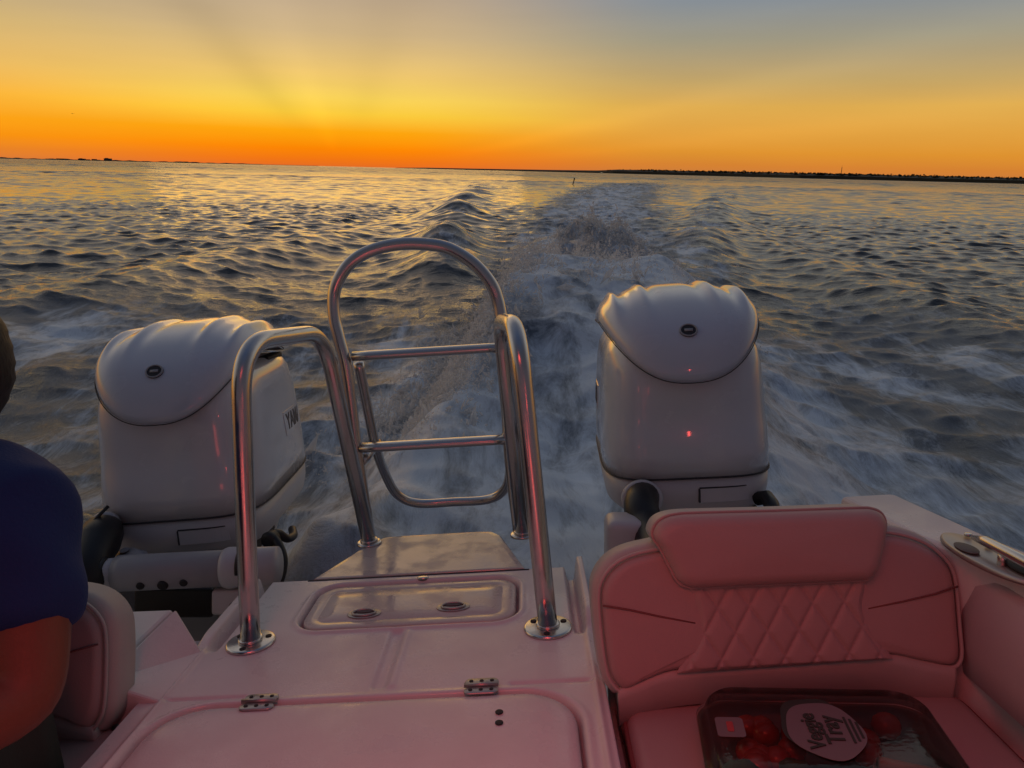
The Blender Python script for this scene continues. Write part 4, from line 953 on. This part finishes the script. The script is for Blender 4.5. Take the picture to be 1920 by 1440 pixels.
# crepuscular rays fanning from just under the horizon
phi = mth('MULTIPLY', mth('ARCTAN2', mth('ADD', eldeg, 1.0), dazd), 180/PI)
def gauss(v, m, s): q = mth('DIVIDE', mth('SUBTRACT', v, m), s); return mth('EXPONENT', mth('MULTIPLY', mth('MULTIPLY', q, q), -1))
rayw = mth('MULTIPLY', smooth(eldeg, 1.6, 5), smooth(adz, 60, 30))
dk = mth('MULTIPLY', mth('ADD', mth('MULTIPLY', gauss(phi, 131, 7), .10), mth('MULTIPLY', gauss(phi, 74, 12), .06)), rayw)
lt = mth('MULTIPLY', mth('ADD', mth('ADD', mth('MULTIPLY', gauss(phi, 110, 8), .05), mth('MULTIPLY', gauss(phi, 13.5, 1.8), .06)), mth('MULTIPLY', gauss(phi, 7.5, 1.4), .06)), smooth(eldeg, .6, 2.0))
wisp = nd(nt, 'ShaderNodeTexNoise', Scale=2.2, Detail=4.0); mpw = nd(nt, 'ShaderNodeMapping'); mpw.inputs['Scale'].default_value = (2, 2, 16); L(nrm.outputs[0], mpw.inputs[0]); L(mpw.outputs[0], wisp.inputs['Vector'])
lt = mth('ADD', lt, mth('MULTIPLY', mth('SUBTRACT', wisp.outputs['Fac'], .5), .12))
gain = mth('ADD', mth('SUBTRACT', 1, dk), lt)
vm = nd(nt, 'ShaderNodeVectorMath', operation='SCALE'); L(c0, vm.inputs[0]); L(gain, vm.inputs['Scale'])
sky = nd(nt, 'ShaderNodeTexSky', sky_type='NISHITA'); sky.sun_disc = False; sky.sun_elevation = math.radians(1.2); sky.sun_rotation = SUN_AZ; sky.air_density = 1.4; sky.dust_density = 2.0
vs = nd(nt, 'ShaderNodeVectorMath', operation='SCALE'); L(sky.outputs[0], vs.inputs[0]); vs.inputs['Scale'].default_value = .05
va = nd(nt, 'ShaderNodeVectorMath', operation='ADD'); L(vm.outputs[0], va.inputs[0]); L(vs.outputs[0], va.inputs[1]); L(vm.outputs[0], bg.inputs['Color'])
bg.inputs['Strength'].default_value = 1.0
sl_ = bpy.data.lights.new('sun', 'SUN'); sl_.energy = .11; sl_.angle = math.radians(26); sl_.color = (1, .55, .18)
so = bpy.data.objects.new('sun', sl_); COL.objects.link(so)
sd = Vector((math.sin(SUN_AZ)*math.cos(.045), math.cos(SUN_AZ)*math.cos(.045), math.sin(.045))); so.rotation_euler = (-sd).to_track_quat('-Z', 'Y').to_euler()
def red(name, p, sx, sy, e, aim=(0, 1, .12), spread=180):
    l = bpy.data.lights.new(name, 'AREA'); l.shape = 'RECTANGLE'; l.size = sx; l.size_y = sy; l.energy = e; l.color = (1, .085, .07); l.spread = math.radians(spread)
    o = bpy.data.objects.new(name, l); COL.objects.link(o)
    d = (MB.to_3x3() @ Vector(aim)).normalized(); o.rotation_euler = d.to_track_quat('-Z', 'Y').to_euler(); o.location = MB @ Vector(p)
red('cockpit_red_bounce', (-.15, -.75, -.72), 1.0, .5, .5)  # added area light simulating red bounce off the unseen cockpit surfaces
red('left_courtesy_light', (-.60, .20, -.42),   .10, .06, .07, (-.22, 1, -.05))
red('console_red_stand_in', (-.1, -.72, -.80), .30, .70, 1.5)  # unseen red panel standing in for the lit console face the tubes mirror
red('hardtop_red_lamp', (-.15, -.12, .62), .7, .4, 2.5, (.10, .32, -1), 88)
P_ = oy(1287, 827, 1.94); n_ = np.array([-.044, -1, .19]); n_ /= np.linalg.norm(n_); d_ = P_/np.linalg.norm(P_); r_ = d_-2*d_.dot(n_)*n_; q_ = P_+r_*((-.6-P_[1])/r_[1])
red('courtesy_light', tuple(q_), .03, .07, .26, (-.1, 1, -.15))

sc.view_settings.view_transform = 'Standard'; sc.view_settings.look = 'None'; sc.view_settings.exposure = 0; sc.view_settings.gamma = 1
